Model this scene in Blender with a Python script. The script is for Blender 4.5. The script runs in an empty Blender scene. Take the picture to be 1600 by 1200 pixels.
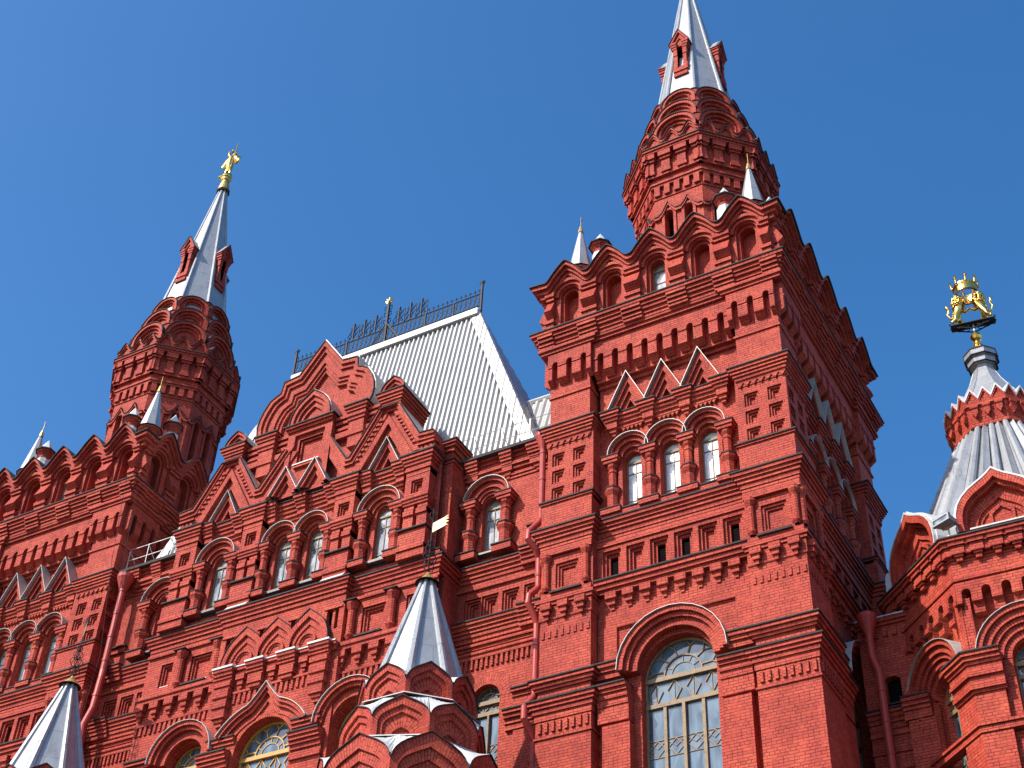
import bpy, math, random
from math import sin, cos, pi, radians, tan
from mathutils import Vector, Matrix
from mathutils.geometry import tessellate_polygon
random.seed(7)
scene = bpy.context.scene
COL = scene.collection

# ------------------------------------------------------------------ camera
cam_d = bpy.data.cameras.new('camera'); cam = bpy.data.objects.new('camera', cam_d); COL.objects.link(cam)
cam_d.sensor_width = 36.0; cam_d.lens = 36.0 * 2343.69 / 1600.0
cam_d.clip_start = 0.1; cam_d.clip_end = 4000
def cam_matrix(loc, yaw, pitch, roll):
    fwd = Vector((sin(yaw)*cos(pitch), cos(yaw)*cos(pitch), sin(pitch)))
    right = Vector((cos(yaw), -sin(yaw), 0)); up = right.cross(fwd)
    r2 = cos(roll)*right + sin(roll)*up; u2 = -sin(roll)*right + cos(roll)*up
    m = Matrix((r2, u2, -fwd)).transposed().to_4x4(); m.translation = loc
    return m
cam.matrix_world = cam_matrix(Vector((17.262, -39.596, 1.7)), radians(-31.0508), radians(41.1097), radians(2.8097))
scene.camera = cam

# ------------------------------------------------------------------ sky and sun
SUN_AZ, SUN_EL = radians(30), radians(44)      # azimuth measured from -Y towards -X
sun_dir = Vector((-sin(SUN_AZ)*cos(SUN_EL), -cos(SUN_AZ)*cos(SUN_EL), sin(SUN_EL)))
w = bpy.data.worlds.new('World'); scene.world = w; w.use_nodes = True
nt = w.node_tree; nt.nodes.clear()
sky = nt.nodes.new('ShaderNodeTexSky'); sky.sky_type = 'NISHITA'; sky.sun_disc = False
sky.sun_elevation = SUN_EL; sky.sun_rotation = math.atan2(sun_dir.x, sun_dir.y)
sky.altitude = 150; sky.air_density = 1.0; sky.dust_density = 1.5; sky.ozone_density = 3.0
bg = nt.nodes.new('ShaderNodeBackground'); bg.inputs['Strength'].default_value = 0.15
out = nt.nodes.new('ShaderNodeOutputWorld')
hsv = nt.nodes.new('ShaderNodeHueSaturation'); hsv.inputs['Saturation'].default_value = 1.31
nt.links.new(sky.outputs[0], hsv.inputs['Color']); nt.links.new(hsv.outputs[0], bg.inputs[0]); nt.links.new(bg.outputs[0], out.inputs[0])
sd = bpy.data.lights.new('sun', 'SUN'); sd.energy = 3.75; sd.angle = radians(0.5); sd.color = (1.0, 0.94, 0.86)
sun = bpy.data.objects.new('sun', sd); COL.objects.link(sun)
sun.rotation_euler = sun_dir.to_track_quat('Z', 'Y').to_euler()
scene.cycles.diffuse_bounces = 1
vs = scene.view_settings; vs.view_transform = 'Standard'; vs.look = 'None'; vs.gamma = 1.0; vs.exposure = 0.57

# ------------------------------------------------------------------ materials
def new_mat(name):
    m = bpy.data.materials.new(name); m.use_nodes = True
    n = m.node_tree; b = n.nodes['Principled BSDF']
    return m, n, b
def ramp(n, stops):
    r = n.nodes.new('ShaderNodeValToRGB')
    e = r.color_ramp.elements
    while len(e) < len(stops): e.new(0.5)
    for i, (p, c) in enumerate(stops): e[i].position = p; e[i].color = (c[0], c[1], c[2], 1)
    return r
def mat_brick():
    m, n, b = new_mat('red_painted_brick'); L = n.links
    uv = n.nodes.new('ShaderNodeUVMap'); uv.uv_map = 'uv'
    # slight wobble so the courses are not ruler straight
    nz0 = n.nodes.new('ShaderNodeTexNoise'); nz0.inputs['Scale'].default_value = 2.3; nz0.inputs['Detail'].default_value = 3
    L.new(uv.outputs[0], nz0.inputs['Vector'])
    mx = n.nodes.new('ShaderNodeVectorMath'); mx.operation = 'MULTIPLY_ADD'
    mx.inputs[1].default_value = (0.03, 0.03, 0.0); L.new(nz0.outputs['Color'], mx.inputs[0]); L.new(uv.outputs[0], mx.inputs[2])
    br = n.nodes.new('ShaderNodeTexBrick'); L.new(mx.outputs[0], br.inputs['Vector'])
    br.inputs['Scale'].default_value = 1.0; br.inputs['Brick Width'].default_value = 0.34; br.inputs['Row Height'].default_value = 0.108
    br.inputs['Mortar Size'].default_value = 0.011; br.inputs['Mortar Smooth'].default_value = 0.25; br.inputs['Bias'].default_value = -0.1
    br.offset = 0.5; br.squash = 0.5; br.squash_frequency = 3
    br.inputs['Color1'].default_value = (0.565, 0.080, 0.046, 1); br.inputs['Color2'].default_value = (0.45, 0.056, 0.036, 1)
    br.inputs['Mortar'].default_value = (0.50, 0.066, 0.040, 1)
    # broad fading / grime
    nz = n.nodes.new('ShaderNodeTexNoise'); nz.inputs['Scale'].default_value = 0.55; nz.inputs['Detail'].default_value = 6; nz.inputs['Roughness'].default_value = 0.65
    tc = n.nodes.new('ShaderNodeTexCoord'); L.new(tc.outputs['Object'], nz.inputs['Vector'])
    rp = ramp(n, [(0.28, (0.76, 0.72, 0.73)), (0.50, (1.0, 1.0, 1.0)), (0.72, (1.18, 1.48, 1.28))]); L.new(nz.outputs['Fac'], rp.inputs[0])
    nm = n.nodes.new('ShaderNodeTexNoise'); nm.inputs['Scale'].default_value = 3.0; nm.inputs['Detail'].default_value = 4; L.new(tc.outputs['Object'], nm.inputs['Vector'])
    rm = ramp(n, [(0.30, (0.15, 0.15, 0.15)), (0.60, (1, 1, 1))]); L.new(nm.outputs['Fac'], rm.inputs[0])
    jf = n.nodes.new('ShaderNodeMath'); jf.operation = 'MULTIPLY'; L.new(br.outputs['Fac'], jf.inputs[0]); L.new(rm.outputs[0], jf.inputs[1])
    jm = n.nodes.new('ShaderNodeMixRGB'); L.new(jf.outputs[0], jm.inputs[0]); L.new(br.outputs['Color'], jm.inputs[1]); jm.inputs[2].default_value = (0.14, 0.014, 0.011, 1)
    ms = n.nodes.new('ShaderNodeMapping'); ms.inputs['Scale'].default_value = (1.6, 1.6, 0.16); L.new(tc.outputs['Object'], ms.inputs['Vector'])
    ns = n.nodes.new('ShaderNodeTexNoise'); ns.inputs['Scale'].default_value = 1.7; ns.inputs['Detail'].default_value = 6; ns.inputs['Roughness'].default_value = 0.7; L.new(ms.outputs[0], ns.inputs['Vector'])
    rs = ramp(n, [(0.30, (0.80, 0.77, 0.77)), (0.52, (1, 1, 1)), (0.78, (1.05, 1.12, 1.1))]); L.new(ns.outputs['Fac'], rs.inputs[0])
    mst = n.nodes.new('ShaderNodeMixRGB'); mst.blend_type = 'MULTIPLY'; mst.inputs[0].default_value = 1.0; L.new(jm.outputs[0], mst.inputs[1]); L.new(rs.outputs[0], mst.inputs[2])
    mul = n.nodes.new('ShaderNodeMixRGB'); mul.blend_type = 'MULTIPLY'; mul.inputs[0].default_value = 1.0
    L.new(mst.outputs[0], mul.inputs[1]); L.new(rp.outputs[0], mul.inputs[2])
    nf = n.nodes.new('ShaderNodeTexNoise'); nf.inputs['Scale'].default_value = 9.0; nf.inputs['Detail'].default_value = 5; L.new(tc.outputs['Object'], nf.inputs['Vector'])
    rp2 = ramp(n, [(0.25, (0.80, 0.80, 0.80)), (0.6, (1.05, 1.05, 1.05)), (0.85, (1.12, 1.3, 1.18))]); L.new(nf.outputs['Fac'], rp2.inputs[0])
    mul2 = n.nodes.new('ShaderNodeMixRGB'); mul2.blend_type = 'MULTIPLY'; mul2.inputs[0].default_value = 1.0
    L.new(mul.outputs[0], mul2.inputs[1]); L.new(rp2.outputs[0], mul2.inputs[2])
    L.new(mul2.outputs[0], b.inputs['Base Color'])
    b.inputs['Roughness'].default_value = 0.7; b.inputs['Specular IOR Level'].default_value = 0.2
    bp = n.nodes.new('ShaderNodeBump'); bp.invert = True; bp.inputs['Strength'].default_value = 0.9; bp.inputs['Distance'].default_value = 0.02
    add = n.nodes.new('ShaderNodeMath'); add.operation = 'MULTIPLY_ADD'; add.inputs[1].default_value = -0.35
    L.new(nf.outputs['Fac'], add.inputs[0]); L.new(jf.outputs[0], add.inputs[2])
    L.new(add.outputs[0], bp.inputs['Height']); L.new(bp.outputs[0], b.inputs['Normal'])
    return m
def mat_simple(name, col, rough=0.6, metal=0.0, var=0.12, scale=3.0, bump=0.0, dirt=None, spec=0.5, coat=0.0):
    m, n, b = new_mat(name); L = n.links
    tc = n.nodes.new('ShaderNodeTexCoord')
    nz = n.nodes.new('ShaderNodeTexNoise'); nz.inputs['Scale'].default_value = scale; nz.inputs['Detail'].default_value = 7; nz.inputs['Roughness'].default_value = 0.6
    L.new(tc.outputs['Object'], nz.inputs['Vector'])
    d = dirt or tuple(c*(1-2*var) for c in col); h = tuple(min(1, c*(1+var)) for c in col)
    rp = ramp(n, [(0.28, d), (0.5, col), (0.75, h)]); L.new(nz.outputs['Fac'], rp.inputs[0]); L.new(rp.outputs[0], b.inputs['Base Color'])
    b.inputs['Roughness'].default_value = rough; b.inputs['Metallic'].default_value = metal
    b.inputs['Specular IOR Level'].default_value = spec; b.inputs['Coat Weight'].default_value = coat
    if bump:
        bp = n.nodes.new('ShaderNodeBump'); bp.inputs['Strength'].default_value = bump; bp.inputs['Distance'].default_value = 0.02
        L.new(nz.outputs['Fac'], bp.inputs['Height']); L.new(bp.outputs[0], b.inputs['Normal'])
    return m
def mat_sheet(name, col, rough, seam_h=1.3, seam_w=3.0, metal=0.25, dark=0.55):
    # painted sheet metal with faint seams, stains and streaks
    m, n, b = new_mat(name); L = n.links
    uv = n.nodes.new('ShaderNodeUVMap'); uv.uv_map = 'uv'
    br = n.nodes.new('ShaderNodeTexBrick'); L.new(uv.outputs[0], br.inputs['Vector'])
    br.inputs['Scale'].default_value = 1; br.inputs['Brick Width'].default_value = seam_w; br.inputs['Row Height'].default_value = seam_h
    br.inputs['Mortar Size'].default_value = 0.014; br.inputs['Mortar Smooth'].default_value = 0.3
    br.inputs['Color1'].default_value = (*col, 1); br.inputs['Color2'].default_value = (col[0]*0.9, col[1]*0.91, col[2]*0.93, 1)
    br.inputs['Mortar'].default_value = (col[0]*dark, col[1]*dark, col[2]*dark, 1)
    tc = n.nodes.new('ShaderNodeTexCoord'); mp = n.nodes.new('ShaderNodeMapping'); mp.inputs['Scale'].default_value = (2.2, 2.2, 0.7)
    L.new(tc.outputs['Object'], mp.inputs['Vector'])
    nz = n.nodes.new('ShaderNodeTexNoise'); nz.inputs['Scale'].default_value = 1.6; nz.inputs['Detail'].default_value = 8; nz.inputs['Roughness'].default_value = 0.7
    L.new(mp.outputs[0], nz.inputs['Vector'])
    rp = ramp(n, [(0.25, (0.66, 0.64, 0.62)), (0.48, (0.93, 0.93, 0.93)), (0.7, (1.04, 1.04, 1.03))]); L.new(nz.outputs['Fac'], rp.inputs[0])
    mul = n.nodes.new('ShaderNodeMixRGB'); mul.blend_type = 'MULTIPLY'; mul.inputs[0].default_value = 1
    L.new(br.outputs['Color'], mul.inputs[1]); L.new(rp.outputs[0], mul.inputs[2]); L.new(mul.outputs[0], b.inputs['Base Color'])
    b.inputs['Roughness'].default_value = rough; b.inputs['Metallic'].default_value = metal
    bp = n.nodes.new('ShaderNodeBump'); bp.inputs['Strength'].default_value = 0.35; bp.inputs['Distance'].default_value = 0.03
    L.new(nz.outputs['Fac'], bp.inputs['Height']); L.new(bp.outputs[0], b.inputs['Normal'])
    return m
def mat_glass(name, lo, hi, rough=0.06, scale=1.3, spec=0.8):
    m, n, b = new_mat(name); L = n.links
    tc = n.nodes.new('ShaderNodeTexCoord'); mp = n.nodes.new('ShaderNodeMapping'); mp.inputs['Scale'].default_value = (2.5, 2.5, 0.7)
    L.new(tc.outputs['Object'], mp.inputs['Vector'])
    nz = n.nodes.new('ShaderNodeTexNoise'); nz.inputs['Scale'].default_value = scale; nz.inputs['Detail'].default_value = 3; nz.inputs['Distortion'].default_value = 0.6
    L.new(mp.outputs[0], nz.inputs['Vector'])
    rp = ramp(n, [(0.36, lo), (0.62, hi)]); L.new(nz.outputs['Fac'], rp.inputs[0]); L.new(rp.outputs[0], b.inputs['Base Color'])
    b.inputs['Roughness'].default_value = rough; b.inputs['Specular IOR Level'].default_value = spec; b.inputs['Coat Weight'].default_value = 0.6
    b.inputs['Coat Roughness'].default_value = 0.03
    bp = n.nodes.new('ShaderNodeBump'); bp.inputs['Strength'].default_value = 0.12; bp.inputs['Distance'].default_value = 0.03
    nz2 = n.nodes.new('ShaderNodeTexNoise'); nz2.inputs['Scale'].default_value = 1.1; L.new(tc.outputs['Object'], nz2.inputs['Vector'])
    L.new(nz2.outputs['Fac'], bp.inputs['Height']); L.new(bp.outputs[0], b.inputs['Normal'])
    return m
BRICK = mat_brick()
PAINT = mat_simple('smooth_red_paint', (0.46, 0.045, 0.030), 0.5, var=0.10, scale=5, bump=0.15)
DARK = mat_simple('dark_flashing', (0.050, 0.038, 0.036), 0.75, 0.0, var=0.35, scale=6, spec=0.25)
HOOD = mat_simple('pale_flashing', (0.50, 0.46, 0.41), 0.5, 0.15, var=0.12, scale=4, bump=0.2)
ZINC = mat_sheet('pale_painted_sheet', (0.41, 0.415, 0.42), 0.45)
RIB = mat_sheet('corrugated_sheet', (0.44, 0.43, 0.415), 0.5, seam_h=2.4, seam_w=40, dark=0.8, metal=0.1)
WHITE = mat_simple('white_sheet', (0.62, 0.61, 0.58), 0.5, 0.0, var=0.10, scale=2.5, bump=0.2)
GOLD = mat_simple('gilding', (0.98, 0.60, 0.14), 0.22, 1.0, var=0.12, scale=7, bump=0.3)
LEAF = mat_simple('brushed_gold_leaf', (1.0, 0.80, 0.42), 0.42, 0.75, var=0.06, scale=7)
GOLDD = mat_simple('dull_gilding', (0.62, 0.42, 0.13), 0.45, 0.8, var=0.25, scale=5, bump=0.3)
IRON = mat_simple('black_wrought_iron', (0.030, 0.027, 0.030), 0.65, 0.0, var=0.3, scale=8, spec=0.3)
SILL = mat_simple('grey_sill', (0.16, 0.13, 0.12), 0.5, 0.2, var=0.2, scale=6)
GALV = mat_simple('galvanised_rail', (0.55, 0.54, 0.52), 0.5, 0.5, var=0.2, scale=5)
OCHRE = mat_simple('ochre_window_wood', (0.62, 0.33, 0.06), 0.5, var=0.12, scale=6)
WOOD = mat_simple('weathered_window_wood', (0.28, 0.18, 0.085), 0.6, var=0.22, scale=9)
GLASS = mat_glass('blue_grey_glass', (0.04, 0.08, 0.11), (0.13, 0.21, 0.27))
PALEGLASS = mat_glass('curtained_glass', (0.13, 0.16, 0.18), (0.42, 0.44, 0.46), 0.08, 2.2)
BLIND = mat_glass('bright_blind_behind_glass', (0.75, 0.76, 0.78), (0.93, 0.93, 0.93), 0.2, 2.0, 0.5)
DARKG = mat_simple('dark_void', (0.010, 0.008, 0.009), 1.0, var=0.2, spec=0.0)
STONE = mat_simple('grey_setts', (0.045, 0.043, 0.041), 0.8, var=0.25, scale=1.2, bump=0.4)

# ------------------------------------------------------------------ frames and mesh builder
class F:
    """Local wall frame: s to the right (seen from outside), z up, d outward."""
    def __init__(self, x, y, a=0.0):
        self.o = Vector((x, y)); self.e = Vector((cos(a), sin(a))); self.n = Vector((sin(a), -cos(a))); self.a = a
    def p(self, s, z, d=0.0):
        q = self.o + s*self.e + d*self.n
        return (q.x, q.y, z)
    def shift(self, s=0, d=0): 
        q = self.o + s*self.e + d*self.n
        return F(q.x, q.y, self.a)
class MB:
    def __init__(self): self.v = []; self.f = []; self.m = []; self.uv = []; self.mats = []
    def mi(self, mat):
        if mat not in self.mats: self.mats.append(mat)
        return self.mats.index(mat)
    def face(self, pts, mat, uv=None):
        n0 = len(self.v); self.v += [tuple(p) for p in pts]; self.f.append(tuple(range(n0, n0+len(pts)))); self.m.append(self.mi(mat))
        if uv is None:
            P = [Vector(p) for p in pts]; nn = Vector((0, 0, 0))
            for i in range(len(P)):
                a, b = P[i], P[(i+1) % len(P)]
                nn += Vector(((a.y-b.y)*(a.z+b.z), (a.z-b.z)*(a.x+b.x), (a.x-b.x)*(a.y+b.y)))
            if nn.length > 1e-12: nn.normalize()
            if abs(nn.z) > 0.93 or nn.length < .5: t = Vector((1, 0, 0)); bb = Vector((0, 1, 0))
            else:
                t = Vector((0, 0, 1)).cross(nn).normalized(); bb = nn.cross(t)
                if bb.z < 0: bb = -bb
            uv = [(p.dot(t), p.dot(bb)) for p in P]
        self.uv.append(uv)
    def box(self, fr, s0, s1, z0, z1, d0, d1, mat=None, back=False):
        mat = mat or BRICK; p = fr.p
        self.face([p(s0,z0,d1), p(s1,z0,d1), p(s1,z1,d1), p(s0,z1,d1)], mat)
        self.face([p(s0,z0,d0), p(s0,z0,d1), p(s0,z1,d1), p(s0,z1,d0)], mat)
        self.face([p(s1,z0,d1), p(s1,z0,d0), p(s1,z1,d0), p(s1,z1,d1)], mat)
        self.face([p(s0,z1,d1), p(s1,z1,d1), p(s1,z1,d0), p(s0,z1,d0)], mat)
        self.face([p(s0,z0,d0), p(s1,z0,d0), p(s1,z0,d1), p(s0,z0,d1)], mat)
        if back: self.face([p(s1,z0,d0), p(s0,z0,d0), p(s0,z1,d0), p(s1,z1,d0)], mat)
    def prism(self, fr, poly, d0, d1, mat=None, topmat=None, front=True, back=False, skip=()):
        mat = mat or BRICK; topmat = topmat or mat
        if front: self.ngon([fr.p(s, z, d1) for s, z in poly], mat)
        if back: self.ngon([fr.p(s, z, d0) for s, z in poly], mat)
        n = len(poly)
        for i in range(n):
            if i in skip: continue
            a, b = poly[i], poly[(i+1) % n]
            self.face([fr.p(*a, d1), fr.p(*b, d1), fr.p(*b, d0), fr.p(*a, d0)], topmat)
    def ngon(self, pts, mat):
        if len(pts) <= 4: self.face(pts, mat); return
        for t in tessellate_polygon([[Vector(p) for p in pts]]): self.face([pts[i] for i in t], mat)
    def holes(self, fr, outer, hs, d, depth, mat=None, rev=None, floor=None):
        """wall sheet at d with openings; reveals run inwards by depth (list or value)."""
        mat = mat or BRICK; loops = [outer] + hs
        allp = [q for l in loops for q in l]
        for t in tessellate_polygon([[Vector((s, z, 0)) for s, z in l] for l in loops]):
            self.face([fr.p(*allp[i], d) for i in t], mat)
        for k, h in enumerate(hs):
            dp = depth[k] if isinstance(depth, (list, tuple)) else depth
            n = len(h)
            for i in range(n):
                a, b = h[i], h[(i+1) % n]
                self.face([fr.p(*a, d), fr.p(*b, d), fr.p(*b, d-dp), fr.p(*a, d-dp)], rev or mat)
            if floor: self.ngon([fr.p(s, z, d-dp) for s, z in h], floor)
    def strip(self, fr, A, B, d0, d1, mat=None, d0b=None, ends=True, radial=False, A_side=True, B_side=True):
        """band between outer polyline A and inner polyline B, front at d1; A side back to d0, B side back to d0b"""
        mat = mat or BRICK; d0b = d0 if d0b is None else d0b; p = fr.p; arc = 0.0
        for i in range(len(A)-1):
            a, b, c, e = A[i], A[i+1], B[i+1], B[i]
            la = math.dist(((a[0]+e[0])/2, (a[1]+e[1])/2), ((b[0]+c[0])/2, (b[1]+c[1])/2)); wd = math.dist(a, e)
            uv = [(wd, arc), (wd, arc+la), (0, arc+la), (0, arc)] if radial else None
            self.face([p(*a, d1), p(*b, d1), p(*c, d1), p(*e, d1)], mat, uv)
            uvs = [(0, arc), (0, arc+la), (abs(d1-d0), arc+la), (abs(d1-d0), arc)] if radial else None
            if A_side: self.face([p(*a, d1), p(*b, d1), p(*b, d0), p(*a, d0)], mat, uvs)
            if B_side: self.face([p(*e, d1), p(*c, d1), p(*c, d0b), p(*e, d0b)], mat, uvs)
            arc += la
        if ends:
            for a, e in ((A[0], B[0]), (A[-1], B[-1])):
                self.face([p(*a, d1), p(*e, d1), p(*e, d0), p(*a, d0)], mat)
    def sweep(self, path, prof, closed=False, mat=None, mats=None):
        mat = mat or BRICK; P = [Vector(q[:2]) for q in path]; n = len(P); M = []
        for i in range(n):
            if closed: a, c = P[i-1], P[(i+1) % n]
            else: a, c = (P[i-1] if i > 0 else None), (P[i+1] if i < n-1 else None)
            def nr(u, v_): t = (v_-u).normalized(); return Vector((t.y, -t.x))
            n1 = nr(a, P[i]) if a is not None else None; n2 = nr(P[i], c) if c is not None else None
            if n1 is None: M.append(n2)
            elif n2 is None: M.append(n1)
            else:
                s = n1 + n2; M.append(s / max(0.15, (1 + n1.dot(n2))))
        G = [[(P[i].x+M[i].x*d, P[i].y+M[i].y*d, z) for d, z in prof] for i in range(n)]
        for i in range(n if closed else n-1):
            A, B = G[i], G[(i+1) % n]
            for j in range(len(prof)-1):
                self.face([A[j], B[j], B[j+1], A[j+1]], mats[j] if mats else mat)
        if not closed:
            for A in (G[0], G[-1]):
                if len(prof) > 2 and (prof[0] != prof[-1]): self.ngon(A, mat)
    def cornice(self, path, ztop, steps, closed=False, cap=True, din=-0.5, mat=None, capmat=None, capp=0.05):
        z = ztop; pr = [(din, z)]
        for h, d in steps:
            pr += [(d, z), (d, z-h)]; z -= h
        pr.append((din, z))
        self.sweep(path, pr, closed, mat)
        if cap:
            d = steps[0][1]
            self.sweep(path, [(din, ztop+0.10), (d+capp, ztop+0.035), (d+capp, ztop-0.02), (d-0.02, ztop-0.02), (d-0.02, ztop+0.004), (din, ztop+0.004)], closed, capmat or DARK)
        return z
    def lathe(self, cx, cy, prof, n=16, mat=None, rot=0.0, smooth=False, r8=False):
        mat = mat or BRICK; k = 1/cos(pi/n) if r8 else 1
        for i in range(n):
            a0 = rot+2*pi*i/n; a1 = rot+2*pi*(i+1)/n
            for j in range(len(prof)-1):
                (r0, z0), (r1, z1) = prof[j], prof[j+1]
                r0 *= k; r1 *= k
                q = [(cx+r0*cos(a0), cy+r0*sin(a0), z0), (cx+r0*cos(a1), cy+r0*sin(a1), z0), (cx+r1*cos(a1), cy+r1*sin(a1), z1), (cx+r1*cos(a0), cy+r1*sin(a0), z1)]
                if r0 < 1e-5: q = [q[0], q[2], q[3]]
                elif r1 < 1e-5: q = [q[0], q[1], q[2]]
                self.face(q, mat)
    def tube(self, pts, r, n=8, mat=None, cap=True):
        mat = mat or IRON; P = [Vector(p) for p in pts]; rings = []
        rr = r if isinstance(r, (list, tuple)) else [r]*len(P)
        up = None
        for i, q in enumerate(P):
            t = (P[min(i+1, len(P)-1)] - P[max(i-1, 0)]).normalized()
            if up is None: up = Vector((0, 0, 1)) if abs(t.z) < 0.9 else Vector((1, 0, 0))
            x = t.cross(up)
            if x.length < 1e-4: up = Vector((0, 1, 0.3)); x = t.cross(up)
            x.normalize(); y = x.cross(t).normalized(); up = y
            rings.append([q + rr[i]*(cos(2*pi*k/n)*x + sin(2*pi*k/n)*y) for k in range(n)])
        for i in range(len(P)-1):
            for k in range(n):
                a, b = rings[i], rings[i+1]
                self.face([a[k], a[(k+1) % n], b[(k+1) % n], b[k]], mat)
        if cap: self.face(rings[0], mat); self.face(rings[-1], mat)
    def build(self, name, parent=None, smooth=False, label=None):
        me = bpy.data.meshes.new(name); me.from_pydata(self.v, [], self.f)
        for mt in self.mats: me.materials.append(mt)
        me.polygons.foreach_set('material_index', self.m)
        ul = me.uv_layers.new(name='uv'); flat = [c for f in self.uv for q in f for c in q]
        ul.data.foreach_set('uv', flat)
        me.update()
        if smooth:
            import bmesh
            bm = bmesh.new(); bm.from_mesh(me); bmesh.ops.remove_doubles(bm, verts=bm.verts, dist=0.001)
            bmesh.ops.recalc_face_normals(bm, faces=bm.faces)
            bm.to_mesh(me); bm.free()
            me.polygons.foreach_set('use_smooth', [True]*len(me.polygons))
        o = bpy.data.objects.new(name, me); COL.objects.link(o); o.parent = parent
        if label: o['label'] = label
        return o
def empty(name, loc, label, cat, parent=None, group=None):
    o = bpy.data.objects.new(name, None); COL.objects.link(o); o.location = loc; o.parent = parent
    if label: o['label'] = label
    if cat: o['category'] = cat
    if group: o['group'] = group
    return o
def tag(o, label, cat, group=None, kind=None):
    if label: o['label'] = label
    if cat: o['category'] = cat
    if group: o['group'] = group
    if kind: o['kind'] = kind
    return o
def copy_tree(o, parent, off):
    c = o.copy(); COL.objects.link(c); c.parent = parent
    if off is not None: c.location = Vector(o.location) + Vector(off)
    for ch in list(o.children): copy_tree(ch, c, None)
    return c

# ------------------------------------------------------------------ 2-D outlines
def arc(cx, cz, r, a0=0, a1=180, n=14):
    return [(cx+r*cos(radians(a0+(a1-a0)*i/n)), cz+r*sin(radians(a0+(a1-a0)*i/n))) for i in range(n+1)]
def arched(cx, w, z0, zs, n=12):
    return [(cx-w, z0), (cx+w, z0)] + arc(cx, zs, w, 0, 180, n)
def rect(s0, s1, z0, z1): return [(s0, z0), (s1, z0), (s1, z1), (s0, z1)]
KEEL = [(1.0, 0), (1.02, 0.16), (1.0, 0.32), (0.93, 0.47), (0.80, 0.60), (0.62, 0.71), (0.43, 0.79), (0.25, 0.86), (0.11, 0.93), (0, 1.0)]
KEEL0 = [(1.0, 0), (0.99, 0.14), (0.95, 0.28), (0.87, 0.43), (0.75, 0.57), (0.58, 0.70), (0.40, 0.80), (0.24, 0.88), (0.11, 0.94), (0, 1.0)]
def keel(cx, z0, w, h, base=KEEL):
    r = [(cx+w*x, z0+h*y) for x, y in base]
    return r + [(cx-w*x, z0+h*y) for x, y in reversed(base[:-1])]
def scaled(pl, cx, z0, f, fz=None): 
    fz = f if fz is None else fz
    return [(cx+(x-cx)*f, z0+(z-z0)*fz) for x, z in pl]
def off_arch(cx, z0, zs, r, n=14, legs=True):
    a = arc(cx, zs, r, 0, 180, n)
    return ([(cx+r, z0)] + a + [(cx-r, z0)]) if legs else a
def keel_mold(mb, fr, cx, z0, w, h, fs, ds, back, metal=None, base=KEEL0, mthick=0.06, mproj=0.05):
    """nested keel-arch mouldings: fs = scale factors outer->inner (len n+1), ds = depths (len n); then panel at last depth"""
    O = keel(cx, z0, w, h, base)
    for i in range(len(ds)):
        A = scaled(O, cx, z0, fs[i]); B = scaled(O, cx, z0, fs[i+1])
        nxt = ds[i+1] if i+1 < len(ds) else back
        mb.strip(fr, A, B, back, ds[i], d0b=nxt, radial=True, ends=False)
    if metal:
        A = scaled(O, cx, z0, 1.0+mthick/w); mb.strip(fr, A, O, back-0.05, ds[0]+mproj, mat=metal, ends=True)
def arch_mold(mb, fr, cx, zs, rs, ds, back, legs=None, metal=None, n=14, a0=0, a1=180, mproj=0.05):
    for i in range(len(ds)):
        if legs is None: A = arc(cx, zs, rs[i], a0, a1, n); B = arc(cx, zs, rs[i+1], a0, a1, n)
        else: A = off_arch(cx, legs, zs, rs[i], n); B = off_arch(cx, legs, zs, rs[i+1], n)
        nxt = ds[i+1] if i+1 < len(ds) else back
        mb.strip(fr, A, B, back, ds[i], d0b=nxt, radial=True, ends=True)
    if metal: mb.strip(fr, arc(cx, zs, rs[0]+0.022, a0, a1, n), arc(cx, zs, rs[0]+.004, a0, a1, n), back-0.02, ds[0]+mproj+.03, mat=metal)
def dentils(mb, fr, s0, s1, z0, z1, d0, d1, n, fill=0.5, mat=None):
    st = (s1-s0)/n
    for i in range(n):
        mb.box(fr, s0+st*(i+(1-fill)/2), s0+st*(i+(1+fill)/2), z0, z1, d0, d1, mat)
def saw(mb, fr, s0, s1, z0, z1, d0, d1, n):
    st = (s1-s0)/n
    for i in range(n):
        a = s0+st*i; mb.prism(fr, [(a, z1), (a+st/2, z0), (a+st, z1)], d0, d1)
def corbel(mb, fr, s, ztop, d0, w=0.44, h=0.62, p=0.26):
    mb.box(fr, s-w/2, s+w/2, ztop-h*0.42, ztop, d0, d0+p)
    mb.box(fr, s-w*0.32, s+w*0.32, ztop-h*0.74, ztop-h*0.42, d0, d0+p*0.72)
    mb.box(fr, s-w*0.17, s+w*0.17, ztop-h, ztop-h*0.74, d0, d0+p*0.45)
def niche_steps(mb, fr, s0, s1, z0, z1, d, n=3, t=0.09, dd=0.09, floor=None, sill=True):
    """square niche recessed in n steps behind face d (the face itself must have a hole s0..s1,z0..z1)"""
    for i in range(n):
        A = rect(s0+t*i, s1-t*i, z0+t*i*0.6, z1-t*i); B = rect(s0+t*(i+1), s1-t*(i+1), z0+t*(i+1)*0.6, z1-t*(i+1))
        di = d-dd*(i+1)
        mb.strip(fr, A+[A[0]], B+[B[0]], di, di, d0b=di-dd, ends=False)
    B = rect(s0+t*n, s1-t*n, z0+t*n*0.6, z1-t*n)
    mb.face([fr.p(s, z, d-dd*(n+1)) for s, z in B], floor or BRICK)
    if sill: mb.box(fr, s0+t, s1-t, z0+0.005, z0+0.05, d-dd*n, d-0.02, HOOD)
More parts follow.
